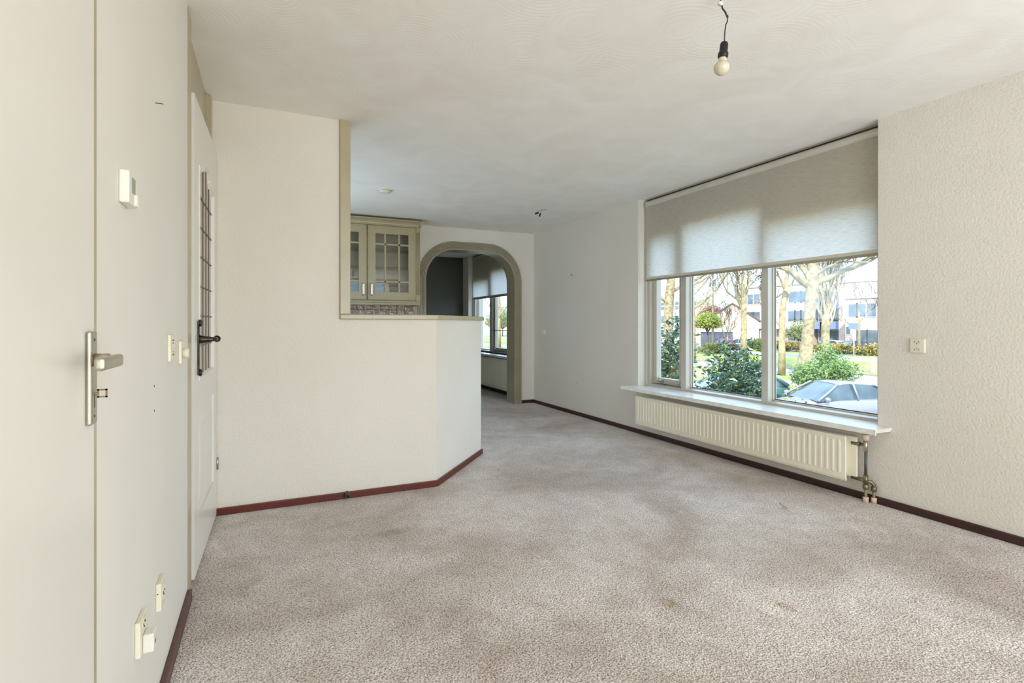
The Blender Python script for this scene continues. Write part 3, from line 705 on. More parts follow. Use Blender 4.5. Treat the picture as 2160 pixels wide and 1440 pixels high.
hb = thing('door_handle', 'dark bronze handle with long plate on the glazed door', 'door handle', lp3(.10, 1.05))
mb = MB(); leafpiece(mb, .088, .122, .890, 1.134, 0, .007); mb.build('back_plate', M['iron'], hb, .005, 3)
for z in (.900, 1.124):
    mb = MB(); mb.lathe([(.016, 0), (.016, .010), (.008, .013)], lp3(.105, z, .004), ln, 14); mb.build('plate_end', M['black'], hb)
mb = MB(); o = Vector(lp3(.105, 1.050, .006)); mb.lathe([(.020, 0), (.017, .012), (.013, .040), (.010, .050), (.009, .060)], o, ln, 18)
mb.tube([o + ln * .055, o + ln * .060 + ld * .03, o + ln * .060 + ld * .085], [.009, .008, .009], 12)
mb.lathe([(.004, -.016), (.013, -.010), (.016, 0), (.013, .010), (.003, .016)], o + ln * .060 + ld * .10, ld, 18); mb.build('lever', M['iron'], hb)
mb = MB(); mb.tube([lp3(LW + .004, .27, .004), lp3(LW + .004, .34, .004)], .006, 10); mb.build('hinge', M['steel'], lf)

# ------------------------------------------------------------------ kitchen corner: wall cabinet, tiles
cb = thing('wall_cabinet', 'cream-olive glazed kitchen wall cabinet left of the archway', 'cabinet', (1.0, YF, 1.37))
CY = 6.36; cz0, cz1 = 1.405, 2.292
mb = MB(); mb.box(.0, CY + .02, 1.385, .018, YF, 2.30); mb.box(1.682, CY + .02, 1.385, 1.70, YF, 2.30); mb.box(.0, CY + .02, 1.385, 1.70, YF, 1.403); mb.box(.0, CY + .02, 2.292, 1.70, YF, 2.31); mb.box(.0, YF - .012, 1.385, 1.70, YF, 2.30); mb.box(.49, CY + .02, 1.40, .508, YF, 2.3)
mb.build('carcass', M['cabinet'], cb)
def cab_door(x0, x1, hx):
    mb = MB(); y0, y1 = CY, CY + .021; fw = .092
    gx0, gx1, gz0, gz1 = x0 + fw, x1 - fw, cz0 + .095, cz1 - .095
    mb.box(x0, y0, cz0, gx0, y1, cz1); mb.box(gx1, y0, cz0, x1, y1, cz1); mb.box(gx0, y0, cz0, gx1, y1, gz0); mb.box(gx0, y0, gz1, gx1, y1, cz1)
    d = mb.build('cabinet_door', M['cabinet'], cb)
    mb = MB(); b = .018
    for q in ((x0, cz0, x1, cz0 + b), (x0, cz1 - b, x1, cz1), (x0, cz0, x0 + b, cz1), (x1 - b, cz0, x1, cz1)): mb.box(q[0] + .004, y0 - .004, q[1] + .004, q[2] - .004, y0 + .001, q[3] - .004)
    for xx in (gx0 + .115, gx1 - .115): mb.box(xx - .011, y0 + .001, gz0, xx + .011, y1 - .004, gz1)
    for zz in (gz0 + .125, gz1 - .125): mb.box(gx0, y0 + .001, zz - .011, gx1, y1 - .004, zz + .011)
    mb.build('glazing_bars', M['cabinet'], d, .002)
    g = MB(); g.box(gx0 - .005, y1 - .006, gz0 - .005, gx1 + .005, y1 - .003, gz1 + .005); g.build('pane', M['glass'], d)
    hm = MB(); hm.tube([(hx, CY, 1.46), (hx, CY - .028, 1.468), (hx, CY - .028, 1.592), (hx, CY, 1.60)], .007, 10); hm.box(hx - .009, CY - .034, 1.468, hx + .009, CY - .026, 1.592); hm.build('handle', M['steel'], d, label='brushed bar handle')
cab_door(.512, 1.073, 1.030); cab_door(1.081, 1.662, 1.125)
mb = boxes((.02, CY, cz0, .508, CY + .02, cz1)); mb.build('filler_front', M['cabinet'], cb)
mb = MB(); mb.box(1.664, CY - .002, 1.395, 1.712, CY + .03, 2.295)
for k in range(4): mb.tube([(1.671 + k * .0105, CY - .003, 1.475), (1.671 + k * .0105, CY - .003, 2.235)], .0032, 8)
mb.box(1.662, CY - .010, 1.400, 1.714, CY, 1.462); mb.box(1.662, CY - .010, 2.245, 1.714, CY, 2.290); mb.box(1.70, CY + .03, 1.385, 1.712, YF, 2.30)
mb.build('pilaster', M['cabinet'], cb, label='fluted corner strip')
pf = [(CY + .03, 2.296), (CY - .004, 2.296), (CY - .004, 2.306), (CY - .012, 2.312), (CY - .014, 2.326), (CY - .024, 2.344), (CY - .044, 2.358), (CY - .052, 2.360), (CY - .052, 2.374), (CY + .03, 2.374)]
mb = MB(); mb.prism([(.0, y, z) for y, z in pf], (1.712, 0, 0))
mb.prism([(1.712 + (CY - y) - 0 if y < CY + .02 else 1.70, CY - .052 if y < CY + .02 else CY - .052, z) for y, z in pf], (0, YF - CY + .052, 0))
mb.build('cornice', M['cabinet'], cb, label='moulded cornice')
mb = MB(); mb.prism([(.0, y, z) for y, z in ((CY + .03, 1.345), (CY + .002, 1.345), (CY - .006, 1.352), (CY - .006, 1.372), (CY - .012, 1.380), (CY - .012, 1.394), (CY + .03, 1.394))], (1.716, 0, 0)); mb.box(1.694, CY + .03, 1.345, 1.712, YF, 1.39)
mb.build('light_rail', M['cabinet'], cb, label='moulded lower rail')
for z in (1.585, 1.80, 2.015): boxes((.51, CY + .05, z, 1.68, YF - .014, z + .006)).build('glass_shelf', M['shelf_glass'], cb, label='thin glass shelf')
mb = MB(); mb.box(0.0, YF - .010, .95, 1.735, YF, 1.42); tl = mb.build('wall_tiles', M['tile']); tl.location = (0, 0, 0)
tag(tl, 'glossy handmade taupe tiles on the wall below the cabinet', 'tiles'); tl['kind'] = 'structure'; tl.name = 'trim_5'
boxes((1.735, YF - .012, .95, 1.752, YF, 1.42)).build('trim_6', M['sage'], None, .002, kind='structure')

# ------------------------------------------------------------------ ceiling fittings
# pendant bulb hanging 0.8 m from the camera axis depth
bx, by = 1.205, 1.515   # under the ceiling hook
def bp(u, v, d):         # point at depth d
    a = (u - 1080) / F; return Vector(((S_ + a * C_) * d, (C_ - a * S_) * d, CZ + (HZ - v) / F * d))
BD = 2.06
pt = thing('pendant_bulb', 'bare frosted bulb hanging on a black flex from the ceiling', 'light bulb', bp(1521, -30, BD))
p_top = bp(1519, -14, BD)
mb = MB(); mb.tube([p_top, bp(1520, 2, BD), bp(1524, 18, BD), bp(1530, 26, BD), bp(1535, 38, BD)], .0032, 8)
mb.tube([bp(1535, 40, BD), bp(1534, 46, BD), bp(1531, 52, BD), bp(1529, 66, BD), bp(1528, 90, BD)], .0022, 8); mb.build('cord', M['black'], pt)
mb = MB(); q = bp(1535, 38, BD); mb.tube([q + Vector((0, 0, -.004)), q + Vector((.003, 0, .006)), q + Vector((0, 0, .012))], .0016, 6); mb.build('hook', M['brass'], pt)
mb = MB(); mb.lathe([(.008, -.006), (.011, -.003), (.011, .004), (.007, .008)], bp(1519, 8, BD), (0.3, -.4, 1), 14); mb.build('connector', M['white_plastic'], pt, label='clear screw connector')
top = bp(1528, 88, BD); bot = bp(1524.5, 122, BD); ax = (bot - top).normalized(); l = (bot - top).length
mb = MB(); mb.lathe([(.005, 0), (.013, .004), (.0155, .014), (.0155, l * .62), (.017, l * .66), (.0195, l * .72), (.0195, l * .92), (.017, l)], top, ax, 22); mb.build('lamp_holder', M['black'], pt, label='black lamp holder')
mb = MB(); mb.lathe([(.0135, 0), (.0145, .006)], bot - ax * .004, ax, 20); mb.build('bulb_cap', M['brass'], pt)
R_ = .0300; L_ = .068
pf = [(.0140, 0), (.0155, .006)]
for k in range(1, 15):
    a = PI * k / 14; pf.append((R_ * math.sin(a) if k > 5 else max(.0155, R_ * math.sin(a) * (.72 + .28 * k / 6)), .010 + (L_ - .010) * (.5 - .5 * math.cos(a))))
mb = MB(); mb.lathe(pf, bot, ax, 28); mb.build('glass_bulb', M['bulb'], pt, label='frosted glass bulb')
# flex carries on to the ceiling
mb = MB(); mb.tube([p_top + Vector((0, 0, .0)), p_top + Vector((.004, .002, .02)), Vector((p_top.x, p_top.y, ceil_z(p_top.x, p_top.y) + .01))], .0024, 8); mb.build('ceiling_wire', M['black'], pt)

q = on_z(1141, 441, 2.4)
wt = thing('ceiling_wires', 'bare wires with two black terminals hanging from the far ceiling', 'wires', q)
mb = MB(); mb.tube([q + Vector((.03, 0, .006)), q + Vector((.02, 0, -.012)), q + Vector((-.02, 0, -.018)), q + Vector((-.045, 0, -.045))], .002, 6)
mb.tube([q + Vector((0, 0, .006)), q + Vector((.004, 0, -.02)), q + Vector((-.01, 0, -.052))], .002, 6); mb.tube([q + Vector((.02, 0, .006)), q + Vector((.05, 0, -.006)), q + Vector((.075, 0, .0))], .0025, 6)
mb.build('wire', M['pipe_grey'], wt)
for dx, dz, e in ((-.052, -.050, (.02, 0, .008)), (-.013, -.066, (.005, 0, .018))):
    mb = MB(); c = q + Vector((dx, 0, dz)); e = Vector(e); mb.tube([c - e, c + e], .0095, 8); mb.build('terminal_block', M['black'], wt)
q = on_z(812, 401, 2.4)
sd_ = thing('smoke_detector', 'flat cream smoke detector on the kitchen ceiling', 'smoke detector', q)
mb = MB(); mb.lathe([(.058, 0), (.058, -.012), (.052, -.026), (.02, -.030), (.001, -.030)], (q.x, q.y, 2.405), n=32); mb.build('housing', M['cream'], sd_)
mb = MB(); mb.lathe([(.0585, -.012), (.0590, -.0135), (.0585, -.015)], (q.x, q.y, 2.405), n=32); mb.build('vent_gap', M['black'], sd_)

# ------------------------------------------------------------------ right wall fittings
t = plate('double_socket', 'cream double socket on the right wall beside the large window', 'socket', 1.758, 1.840, .950, 1.035, .014, XR, -1, bev=.008)
outlet(t, 1.801, 1.013, .0185, XR, .014, -1); outlet(t, 1.801, .971, .0185, XR, .014, -1, False)
t = plate('light_switch', 'small cream light switch on the right wall near the archway', 'light switch', 6.355, 6.435, .972, 1.052, .012, XR, -1, bev=.004)
boxes((XR - .016, 6.373, .988, XR - .011, 6.417, 1.036)).build('rocker', M['cream'], t, .002)
q = on_x(1207.5, 580, XR); mb = MB(); mb.tube([q, q + Vector((-.02, 0, -.002)), q + Vector((-.022, 0, .016))], .0035, 8)
tag(mb.build('wall_hook', M['iron']), 'tiny dark hook on the right wall left of the large window', 'hook')
q = on_x(1218, 807, XR); mb = MB(); mb.lathe([(.005, 0), (.006, .003), (.003, .004)], q, (-1, 0, 0), 10)
tag(mb.build('wall_plug', M['marks']), 'single dark screw hole low on the right wall', 'wall plug')
# capped pipe poking through the red-brown skirting
pp = thing('pipe_stub', 'short dark pipe stub sticking out of the red-brown skirting', 'pipe', (.475, YP, .025))
mb = MB(); o = Vector((.470, YP - .012, .034)); a = Vector((-.12, -1, -.16)).normalized()
mb.lathe([(.014, -.004), (.014, .050), (.011, .050), (.011, .02), (.001, .02)], o, a, 18); mb.build('pipe_tube', M['pipe_dark'], pp)

# little bits on the carpet
q = on_z(1345, 912, 0); mb = MB(); mb.lathe([(.004, 0), (.006, .003), (.003, .006)], q, n=8); tag(mb.build('debris_crumb', M['marks']), 'tiny dark crumb on the carpet before the radiator', 'crumb')

# ------------------------------------------------------------------ outdoors
GZ = -2.3
mb = MB(); mb.box(4.2, -40, GZ - .5, 200, 200, GZ); tag_ = struct('ground', mb, M['asphalt'], 'pale paving and parking ground outside')
def strip(name, x0, x1, m, label, z=.02, y0=-40, y1=200):
    o = boxes((x0, y0, GZ, x1, y1, GZ + z)).build(name, m); o['kind'] = 'structure'; o['label'] = label; return o
strip('ground_lawn', 28.6, 31.6, M['grass'], 'narrow grass verge beside the first road')
strip('ground_border', 36.2, 39.5, M['leafbed'], 'leaf-littered border between the roads', .05)
strip('ground_lawn', 39.5, 49.0, M['grass'], 'broad lawn between the roads', .04)
strip('ground_verge', 55.2, 57.6, M['grass'], 'grass verge along the far road', .04)
strip('ground_garden', 4.2, 13, M['leafbed'], 'planted bed below the window', .03)
strip('ground_roadside', 23.5, 26.5, M['grass'], 'grass strip behind the parked cars', .04)

def foliage(name, label, cat, c, size, n, ls, m, group=None, stem=None, m2=None, frac=.0, seed=1, shape=1.0, core=True):
    """a shrub: stems rooted in the ground and a mass of separate bent leaves"""
    random.seed(seed); c = Vector(c); t = thing(name, label, cat, (c.x, c.y, GZ), group)
    mbs = [MB(), MB()]
    clumps = []
    for _ in range(14):
        a = random.uniform(0, 2 * PI); rr = math.sqrt(random.random()) * .62
        clumps.append((Vector((math.cos(a) * rr * size[0], math.sin(a) * rr * size[1], random.uniform(.15, .80) * size[2])), random.uniform(.26, .42)))
    for k in range(n):
        cc, cr = random.choice(clumps)
        d = Vector((random.gauss(0, 1), random.gauss(0, 1), random.gauss(0, 1))).normalized() * (random.random() ** .45)
        p = cc + Vector((d.x * cr * size[0] * 1.2, d.y * cr * size[1] * 1.2, d.z * cr * size[2] * .75))
        p.z = max(p.z, .05); P = c + p
        u = Vector((random.gauss(0, 1), random.gauss(0, 1), random.gauss(.2, .7))).normalized(); vv = u.orthogonal().normalized()
        vv = (Matrix.Rotation(random.uniform(0, 2 * PI), 3, u) @ vv); w_ = ls * random.uniform(.6, 1.2); nn = u.cross(vv) * w_ * .12
        b = mbs[1 if random.random() < frac else 0]
        b.quad(P, P + u * w_ * .5 + vv * w_ * .2 - nn, P + u * w_, P + u * w_ * .5 - vv * w_ * .2 - nn)
    f = mbs[0].build('foliage', m, t, kind='stuff')
    if mbs[1].v: mbs[1].build('foliage_tips', m2, t, label='lighter leaves', kind='stuff')
    sm = MB()
    for k in range(9):
        cc, cr = clumps[k]; e = c + cc; sm.tube([(c.x + cc.x * .2, c.y + cc.y * .2, GZ), ((c.x + e.x) / 2, (c.y + e.y) / 2, (GZ + e.z) / 2), e], [.03, .022, .008], 5)
    sm.build('stems', stem or M['twig'], t, kind='stuff'); return t
def G(x, u, z=GZ): p = on_x(u, HZ, x); return (p.x, p.y, z)

def tree(name, label, base, trunk, levels, m, seed, lean=(0, 0), first=None, spread=.55, group=None, twigs=True, up=.15):
    levels += 1
    """bare tree. trunk: [(dx,dy,z,r),...] then branches recursing from its upper part"""
    random.seed(seed); b = Vector(base); t = thing(name, label, 'tree', base, group)
    tb = MB(); pts = [b + Vector((p[0], p[1], p[2])) for p in trunk]; rs = [p[3] for p in trunk]
    tb.tube(pts, rs, 12); tb.build('trunk', m, t)
    br = MB(); tw = MB()
    def grow(p, d, r, l, lv):
        n = 4; q = [p]; rr = [r]; dd = d.copy()
        for k in range(n):
            dd = (dd + Vector((random.gauss(0, .16), random.gauss(0, .16), random.gauss(up * .5, .12)))).normalized()
            q.append(q[-1] + dd * l / n); rr.append(r * (1 - .5 * (k + 1) / n))
        rr = [max(v_, .016) for v_ in rr]
        (br if lv > 1 else tw).tube(q, rr, 7 if lv > 1 else 4, cap=False)
        if lv <= 0: return
        for k in range(random.choice((3, 4)) if lv > 1 else 4):
            i = random.choice((1, 2, 3, 4)) if k else 4
            nd = (dd * .8 + Vector((random.gauss(0, spread), random.gauss(0, spread), random.gauss(up, spread * .7)))).normalized()
            grow(q[i], nd, rr[i] * .72, l * random.uniform(.55, .8), lv - 1)
    for (z, dx, dy, dz, r, l) in first:
        i = min(range(len(trunk)), key=lambda k: abs(trunk[k][2] - z)); base_p = pts[i] * 1.0
        # point on the trunk at height z
        for k in range(len(trunk) - 1):
            if trunk[k][2] <= z <= trunk[k + 1][2]:
                f_ = (z - trunk[k][2]) / (trunk[k + 1][2] - trunk[k][2]); base_p = pts[k].lerp(pts[k + 1], f_)
        grow(base_p, Vector((dx, dy, dz)).normalized(), r, l, levels)
    br.build('branches', m, t, kind='stuff')
    if tw.v: tw.build('twigs', M['twig'], t, kind='stuff')
    return t
RV = Vector((C_, -S_, 0))    # image right, used only for choosing branch headings
def hd_(r, f_, z): v_ = RV * r + Vector((S_, C_, 0)) * f_; return (v_.x, v_.y, z)
# big mottled plane tree
bs = G(30.6, 1694)
tree('plane_tree', 'thick mottled plane tree in the right-hand window light', bs,
     [(-.05, 0, 0, .60), (.08, -.03, .6, .47), (.20, -.10, 2.0, .35), (.38, -.18, 4.2, .32), (.52, -.24, 5.6, .37), (.57, -.25, 6.2, .36), (.64, -.2, 7.4, .33), (.8, -.2, 10, .2)], 3, M['bark'], 11,
     first=[(5.7, *hd_(-1, .1, .62), .26, 3.4), (5.9, *hd_(1, 0, .48), .22, 3.6), (5.8, *hd_(-.45, -.2, 1.3), .24, 3.2), (7.2, *hd_(.5, .3, 1), .2, 3.0), (7.0, *hd_(-.7, .2, 1), .18, 3.0), (8.6, *hd_(.8, 0, .8), .14, 2.6), (6.4, *hd_(.15, -1, .5), .13, 2.2)], spread=.5)
tree('plane_tree', 'mottled plane tree in the narrow left window light', G(41, 1410),
     [(0, 0, 0, .62), (0, 0, 2, .52), (.0, 0, 4.6, .50), (.1, 0, 6.2, .55), (.35, 0, 8.0, .48), (.6, 0, 11, .35)], 3, M['bark'], 12,
     first=[(5.8, *hd_(-1, 0, .7), .26, 3.6), (6.9, *hd_(1, 0, .5), .24, 4.2), (8, *hd_(-.7, 0, 1), .24, 3.5), (8.4, *hd_(1, .2, .5), .2, 4.5)])
tree('slender_tree', 'pale slender forked tree right of the thick mullion', G(31.0, 1649),
     [(0, 0, 0, .24), (.02, 0, 2, .20), (.05, 0, 4.2, .19), (.3, -.1, 6.0, .15), (.5, -.1, 8, .09)], 3, M['bark2'], 13,
     first=[(3.2, *hd_(-.6, 0, 1), .10, 2.2), (4.6, *hd_(.5, 0, 1), .10, 2.4), (5.6, *hd_(-.5, 0, 1), .09, 2.2), (6.4, *hd_(.5, 0, 1), .08, 2)])
tree('many_stemmed_tree', 'pale tree with steep many-forked crown right of the thick plane', G(42.5, 1741),
     [(0, 0, 0, .34), (0, 0, 1.6, .30), (.0, 0, 3.2, .32), (.1, 0, 4.2, .26)], 3, M['bark2'], 14, spread=.33, up=.45,
     first=[(3.4, *hd_(-.5, 0, 1), .13, 3.0), (3.8, *hd_(.55, 0, 1), .14, 3.2), (4.0, *hd_(.15, 0, 1), .14, 3.0), (3.5, *hd_(.9, 0, .9), .11, 2.8), (4.1, *hd_(-.25, 0, 1), .13, 3.2), (3.0, *hd_(.7, 0, .9), .10, 2.8)])
tree('street_tree', 'pale bare tree with spreading crown left of the thick mullion', G(45, 1569),
     [(0, 0, 0, .36), (0, 0, 2.4, .30), (0, 0, 5.0, .30), (-.1, 0, 6.4, .24), (-.1, 0, 9, .15)], 3, M['bark2'], 15, up=.35,
     first=[(4.6, *hd_(-.6, 0, 1), .15, 3.6), (5.2, *hd_(.55, 0, 1), .16, 3.6), (6.0, *hd_(-.3, 0, 1), .15, 3.4), (6.4, *hd_(.6, 0, 1.1), .12, 3.2), (5.6, *hd_(-.9, 0, .5), .12, 4)])
tree('young_tree', 'thin straight young tree in the middle window light', G(50, 1503),
     [(0, 0, 0, .14), (.05, 0, 5, .11), (.1, 0, 9.5, .07), (.2, 0, 12, .04)], 2, M['bark2'], 16,
     first=[(k, *hd_((-1) ** i, .1, .5), .05, 1.9) for i, k in enumerate((5.2, 6.2, 7.0, 7.9, 8.7, 9.4, 10.2, 11))])
tree('street_tree', 'thin bare sapling before the right-hand building', G(58, 1812),
     [(0, 0, 0, .16), (0, 0, 2.5, .13), (0, 0, 5, .08)], 2, M['bark'], 17, first=[(2.6, *hd_(-.8, 0, .6), .06, 2), (3.6, *hd_(.7, 0, .8), .06, 1.8), (4.6, *hd_(-.3, 0, 1), .06, 1.8)])
tree('street_tree', 'small forked bare tree on the lawn before the gabled house', G(52, 1534),
     [(0, 0, 0, .13), (0, 0, 1.2, .11), (0, 0, 1.8, .11)], 2, M['bark2'], 18, up=.35, first=[(1.3, *hd_(-.6, 0, 1), .06, 2.2), (1.6, *hd_(.6, 0, 1), .06, 2.2), (1.8, *hd_(.1, 0, 1), .06, 2.2), (1.7, *hd_(-.2, 0, 1), .05, 2.2)])
tree('street_tree', 'bare tree seen through the rear-room window', G(30, 1052),
     [(0, 0, 0, .35), (0, 0, 3, .28), (.1, 0, 6, .2), (.1, 0, 9, .1)], 3, M['bark2'], 19, first=[(3.6, *hd_(-.6, 0, .8), .16, 3.2), (4.6, *hd_(.6, 0, .7), .15, 3), (5.6, *hd_(-.4, 0, .9), .13, 3)])
tree('street_tree', 'bare branching tree over the middle window light', G(36, 1462),
     [(0, 0, 0, .26), (0, 0, 3, .22), (-.1, 0, 6, .18), (0, 0, 9, .11)], 3, M['bark'], 23, up=.3,
     first=[(3.8, *hd_(.6, 0, 1), .12, 3.6), (4.8, *hd_(.9, 0, .6), .12, 4.4), (6, *hd_(.8, 0, .7), .11, 4.4), (7, *hd_(1, 0, .3), .1, 4.2), (6.2, *hd_(-.6, 0, 1), .1, 3)])

# shrubs
foliage('laurel_bush', 'dark glossy laurel bush below the middle window light', 'bush', (8.8, 8.0, GZ + .1), (1.5, 1.25, 2.8), 12500, .145, M['laurel'], m2=M['laurel_light'], frac=.10, seed=31)
foliage('laurel_bush', 'dark glossy laurel bush behind the narrow left window light', 'bush', (7.8, 9.15, GZ + .1), (.95, .9, 3.35), 8500, .145, M['laurel'], m2=M['laurel_light'], frac=.10, seed=32)
foliage('spindly_bush', 'thin yellow-green bush between the laurels and the teal car', 'bush', (11.0, 8.3, GZ + .1), (.7, .7, 1.7), 900, .13, M['laurel_light'], m2=M['laurel'], frac=.3, seed=33)
foliage('green_shrub', 'fresh green shrub behind the silver car', 'shrub', (20.2, 13.9, GZ), (1.7, 1.2, 2.0), 6200, .16, M['shrub'], m2=M['laurel_light'], frac=.25, seed=34)
foliage('green_shrub', 'taller green shrub at the foot of the thick plane tree', 'shrub', G(23.0, 1752), (.9, 1.1, 2.5), 2600, .15, M['shrub'], m2=M['laurel_light'], frac=.25, seed=44)
foliage('low_shrub', 'low yellow-leaved shrub left of the silver car', 'shrub', (18.9, 13.75, GZ), (1.0, .6, 1.15), 3200, .13, M['autumn'], m2=M['shrub'], frac=.35, seed=35)
for i, (u, lab) in enumerate(((1665, 'left part of the tawny hedge along the far road'), (1745, 'middle part of the tawny hedge before the white car'), (1830, 'right part of the tawny hedge along the far road'))):
    foliage('hedge_shrub', lab, 'hedge', G(58.5, u), (1.2, 3.0, 1.25), 2600, .30, M['hedge'], group='hedge along the far road', m2=M['autumn'], frac=.4, seed=36 + i)
foliage('hedge_shrub', 'yellowish hedge on the lawn before the gabled house', 'hedge', G(46, 1510), (1.2, 3.2, 1.3), 2400, .26, M['hedge'], group='hedge along the far road', m2=M['laurel_light'], frac=.4, seed=40)
foliage('hedge_shrub', 'rounded green hedge beside the spreading pale tree', 'hedge', G(56, 1593), (1.2, 2.0, 1.9), 2000, .26, M['hedge'], group='hedge along the far road', m2=M['shrub'], frac=.4, seed=41)
def crown_tree(name, label, base, hz, size, m, n, ls, seed):
    random.seed(seed); b = Vector(base); t = thing(name, label, 'tree', base)
    mb = MB(); mb.tube([b, b + Vector((.05, 0, hz * .6)), b + Vector((0, 0, hz))], [.14, .11, .08], 8)
    for k in range(7): mb.tube([b + Vector((0, 0, hz * .8)), b + Vector((random.gauss(0, size[0] * .4), random.gauss(0, size[1] * .4), hz + size[2] * .4))], [.06, .02], 5)
    mb.build('trunk', M['twig'], t); mb = MB()
    for k in range(n):
        d = Vector((random.gauss(0, 1), random.gauss(0, 1), random.gauss(0, 1))).normalized() * random.random() ** .4
        P = b + Vector((d.x * size[0], d.y * size[1], hz + size[2] * .5 + d.z * size[2] * .5 - .25 * size[2] * (d.x ** 2 + d.y ** 2)))
        u = Vector((random.gauss(0, 1), random.gauss(0, 1), random.gauss(0, .6))).normalized(); vv = u.orthogonal().normalized() * ls * .25
        mb.quad(P, P + u * ls * .5 + vv, P + u * ls, P + u * ls * .5 - vv)
    mb.build('crown', m, t, kind='stuff')
crown_tree('flat_crowned_tree', 'yellow-green tree with a flat umbrella crown in the middle window light', G(50, 1492), 2.9, (1.9, 1.9, 2.1), M['yellowgreen'], 3600, .26, 51)
crown_tree('red_leaved_tree', 'reddish-brown leafed tree behind the yellow-green one', G(65, 1503), 4.6, (2.0, 2.0, 1.9), M['reddish'], 2200, .3, 52)
crown_tree('tan_tree', 'hazy tan tree rising behind the row houses', G(74, 1470), 5.0, (4.0, 4.0, 3.6), M['hedge'], 2600, .4, 53)
crown_tree('tan_tree', 'hazy yellow-green bushy tree seen through the rear-room window', G(60, 1060), 2.5, (5.0, 6.0, 6.0), M['hedge'], 5200, .4, 54)
crown_tree('tan_tree', 'small hazy yellow-green tree before the apartment block', G(60, 1684), 1.6, (1.7, 1.7, 2.4), M['hedge'], 1300, .26, 55)

# buildings: facades face the road
def bwin(mb_f, mb_g, x, y, z, w_, h_):
    mb_f.box(x - .06, y - w_ / 2 - .1, z - .1, x + .02, y + w_ / 2 + .1, z + h_ + .1)
    mb_g.box(x - .10, y - w_ / 2, z, x - .05, y + w_ / 2, z + h_)
def building(name, label, x, y0, y1, z1, m, wins, depth=9, roof=None, cat='building'):
    t = thing(name, label, cat, (x, (y0 + y1) / 2, GZ))
    if roof:   # gable facing the road
        ym = (y0 + y1) / 2; mb = MB(); mb.prism([(x, y0, GZ), (x, y1, GZ), (x, y1, z1), (x, ym, roof), (x, y0, z1)], (depth, 0, 0)); mb.build('walls', m, t)
        mb = MB()
        for a, b in ((y0 - .3, ym), (y1 + .3, ym)):
            zA = z1 - .25; mb.prism([(x - .2, a, zA), (x - .2, b, roof + .02), (x - .2, b, roof + .22), (x - .2, a, zA + .22)], (depth + .4, 0, 0))
        mb.build('roof', M['rooftile'], t)
    else:
        boxes((x, y0, GZ, x + depth, y1, z1)).build('walls', m, t)
        boxes((x - .15, y0 - .1, z1, x + depth + .1, y1 + .1, z1 + .2)).build('roof_edge', M['winframe'], t)
    for (y, z, w_, h_) in wins:
        a, b = MB(), MB(); bwin(a, b, x, y, z, w_, h_); fr = a.build('window', M['winframe'], t); b.build('pane', M['winglass'], fr)
    return t
BX = 70
def yu(u, x=BX): return on_x(u, HZ, x).y
def zv(u, v, x=BX): return on_x(u, v, x).z
y_a, y_b = yu(1706), yu(1555)
fl_ = [GZ + 1.0, GZ + 3.8, GZ + 6.6]
wins = []
for i, u in enumerate((1570, 1583, 1597, 1671, 1684, 1697)):
    for k, z in enumerate(fl_): wins.append((yu(u), z, 1.0 if k == 2 else 1.15, 1.5))
b1 = building('apartment_block', 'pinkish three-storey apartment block behind the bare trees', BX, y_a, y_b, zv(1640, 603), M['brick'], wins)
for i, (u, z) in enumerate(((1640, GZ + 2.7), (1590, GZ + 2.7), (1683, GZ + 2.7))):
    boxes((BX - 1.2, yu(u) - 1.6, z, BX, yu(u) + 1.6, z + 1.0)).build('balcony', M['white_wall'], b1, label='white balcony front')
wins = [(yu(1722), z, 1.3, 1.5) for z in fl_] + [(yu(1746), z, 1.3, 1.5) for z in fl_]
b2 = building('apartment_block', 'middle apartment section with blue balconies behind the plane tree', BX + 1.5, yu(1768), yu(1712), zv(1740, 614), M['brick'], wins)
for u in (1722, 1749):
    for z in (GZ + 2.7, GZ + 5.5): boxes((BX + .2, yu(u) - 1.5, z, BX + 1.5, yu(u) + 1.5, z + 1.0)).build('balcony', M['bluepanel'], b2, label='pale blue balcony front')
boxes((BX + 1.3, yu(1727) - .5, GZ, BX + 1.5, yu(1727) + .5, GZ + 2.3)).build('entrance_door', M['redpanel'], b2, label='red door')
building('stair_tower', 'tall blank pink brick block rising right of the middle apartments', BX - 1, yu(1836, BX - 1), yu(1769, BX - 1), zv(1800, 596), M['brick2'], [], 10)
wins = [(yu(u, 64), z, 1.0, 1.5) for u in (1800, 1817, 1839) for z in (GZ + 4.3,)] + [(yu(u, 64), GZ + 1.2, 1.2, 1.5) for u in (1818, 1842)] + [(yu(1790, 64), GZ + 2.2, .5, .9)]
building('row_house', 'pale two-storey house with three upper windows at the right edge', 64, yu(1900, 64), yu(1783, 64), zv(1820, 629, 64), M['brick'], wins, 4.5)
ym = yu(1545, 60)
gh = building('gabled_house', 'blank pink gable end of a house in the middle window light', 60, ym - 3.4, ym + 3.4, zv(1540, 676, 60), M['brick2'], [], 5, roof=zv(1540, 641, 60))
gh.rotation_euler.z = math.atan2(ym, 60)
wins = [(yu(u, 74), GZ + 3.6, 1.2, 1.0) for u in (1470, 1478, 1488, 1500)]
building('row_house', 'low pale row house behind the yellow-green tree', 74, yu(1530, 74), yu(1455, 74), zv(1490, 662, 74), M['brick'], wins, 8)
wins = [(yu(u, 66), z, .9, 1.3) for u in (1398, 1406, 1418, 1428) for z in (GZ + 1.0, GZ + 3.6, GZ + 6.0)]
building('row_house', 'pink house behind the narrow left window light', 66, yu(1436, 66), yu(1372, 66), zv(1400, 647, 66), M['brick2'], wins, 6)
building('row_house', 'long low brown building far behind the rear-room window', 80, yu(1090, 80), yu(1000, 80), zv(1045, 672, 80), M['brick2'], [], 8)
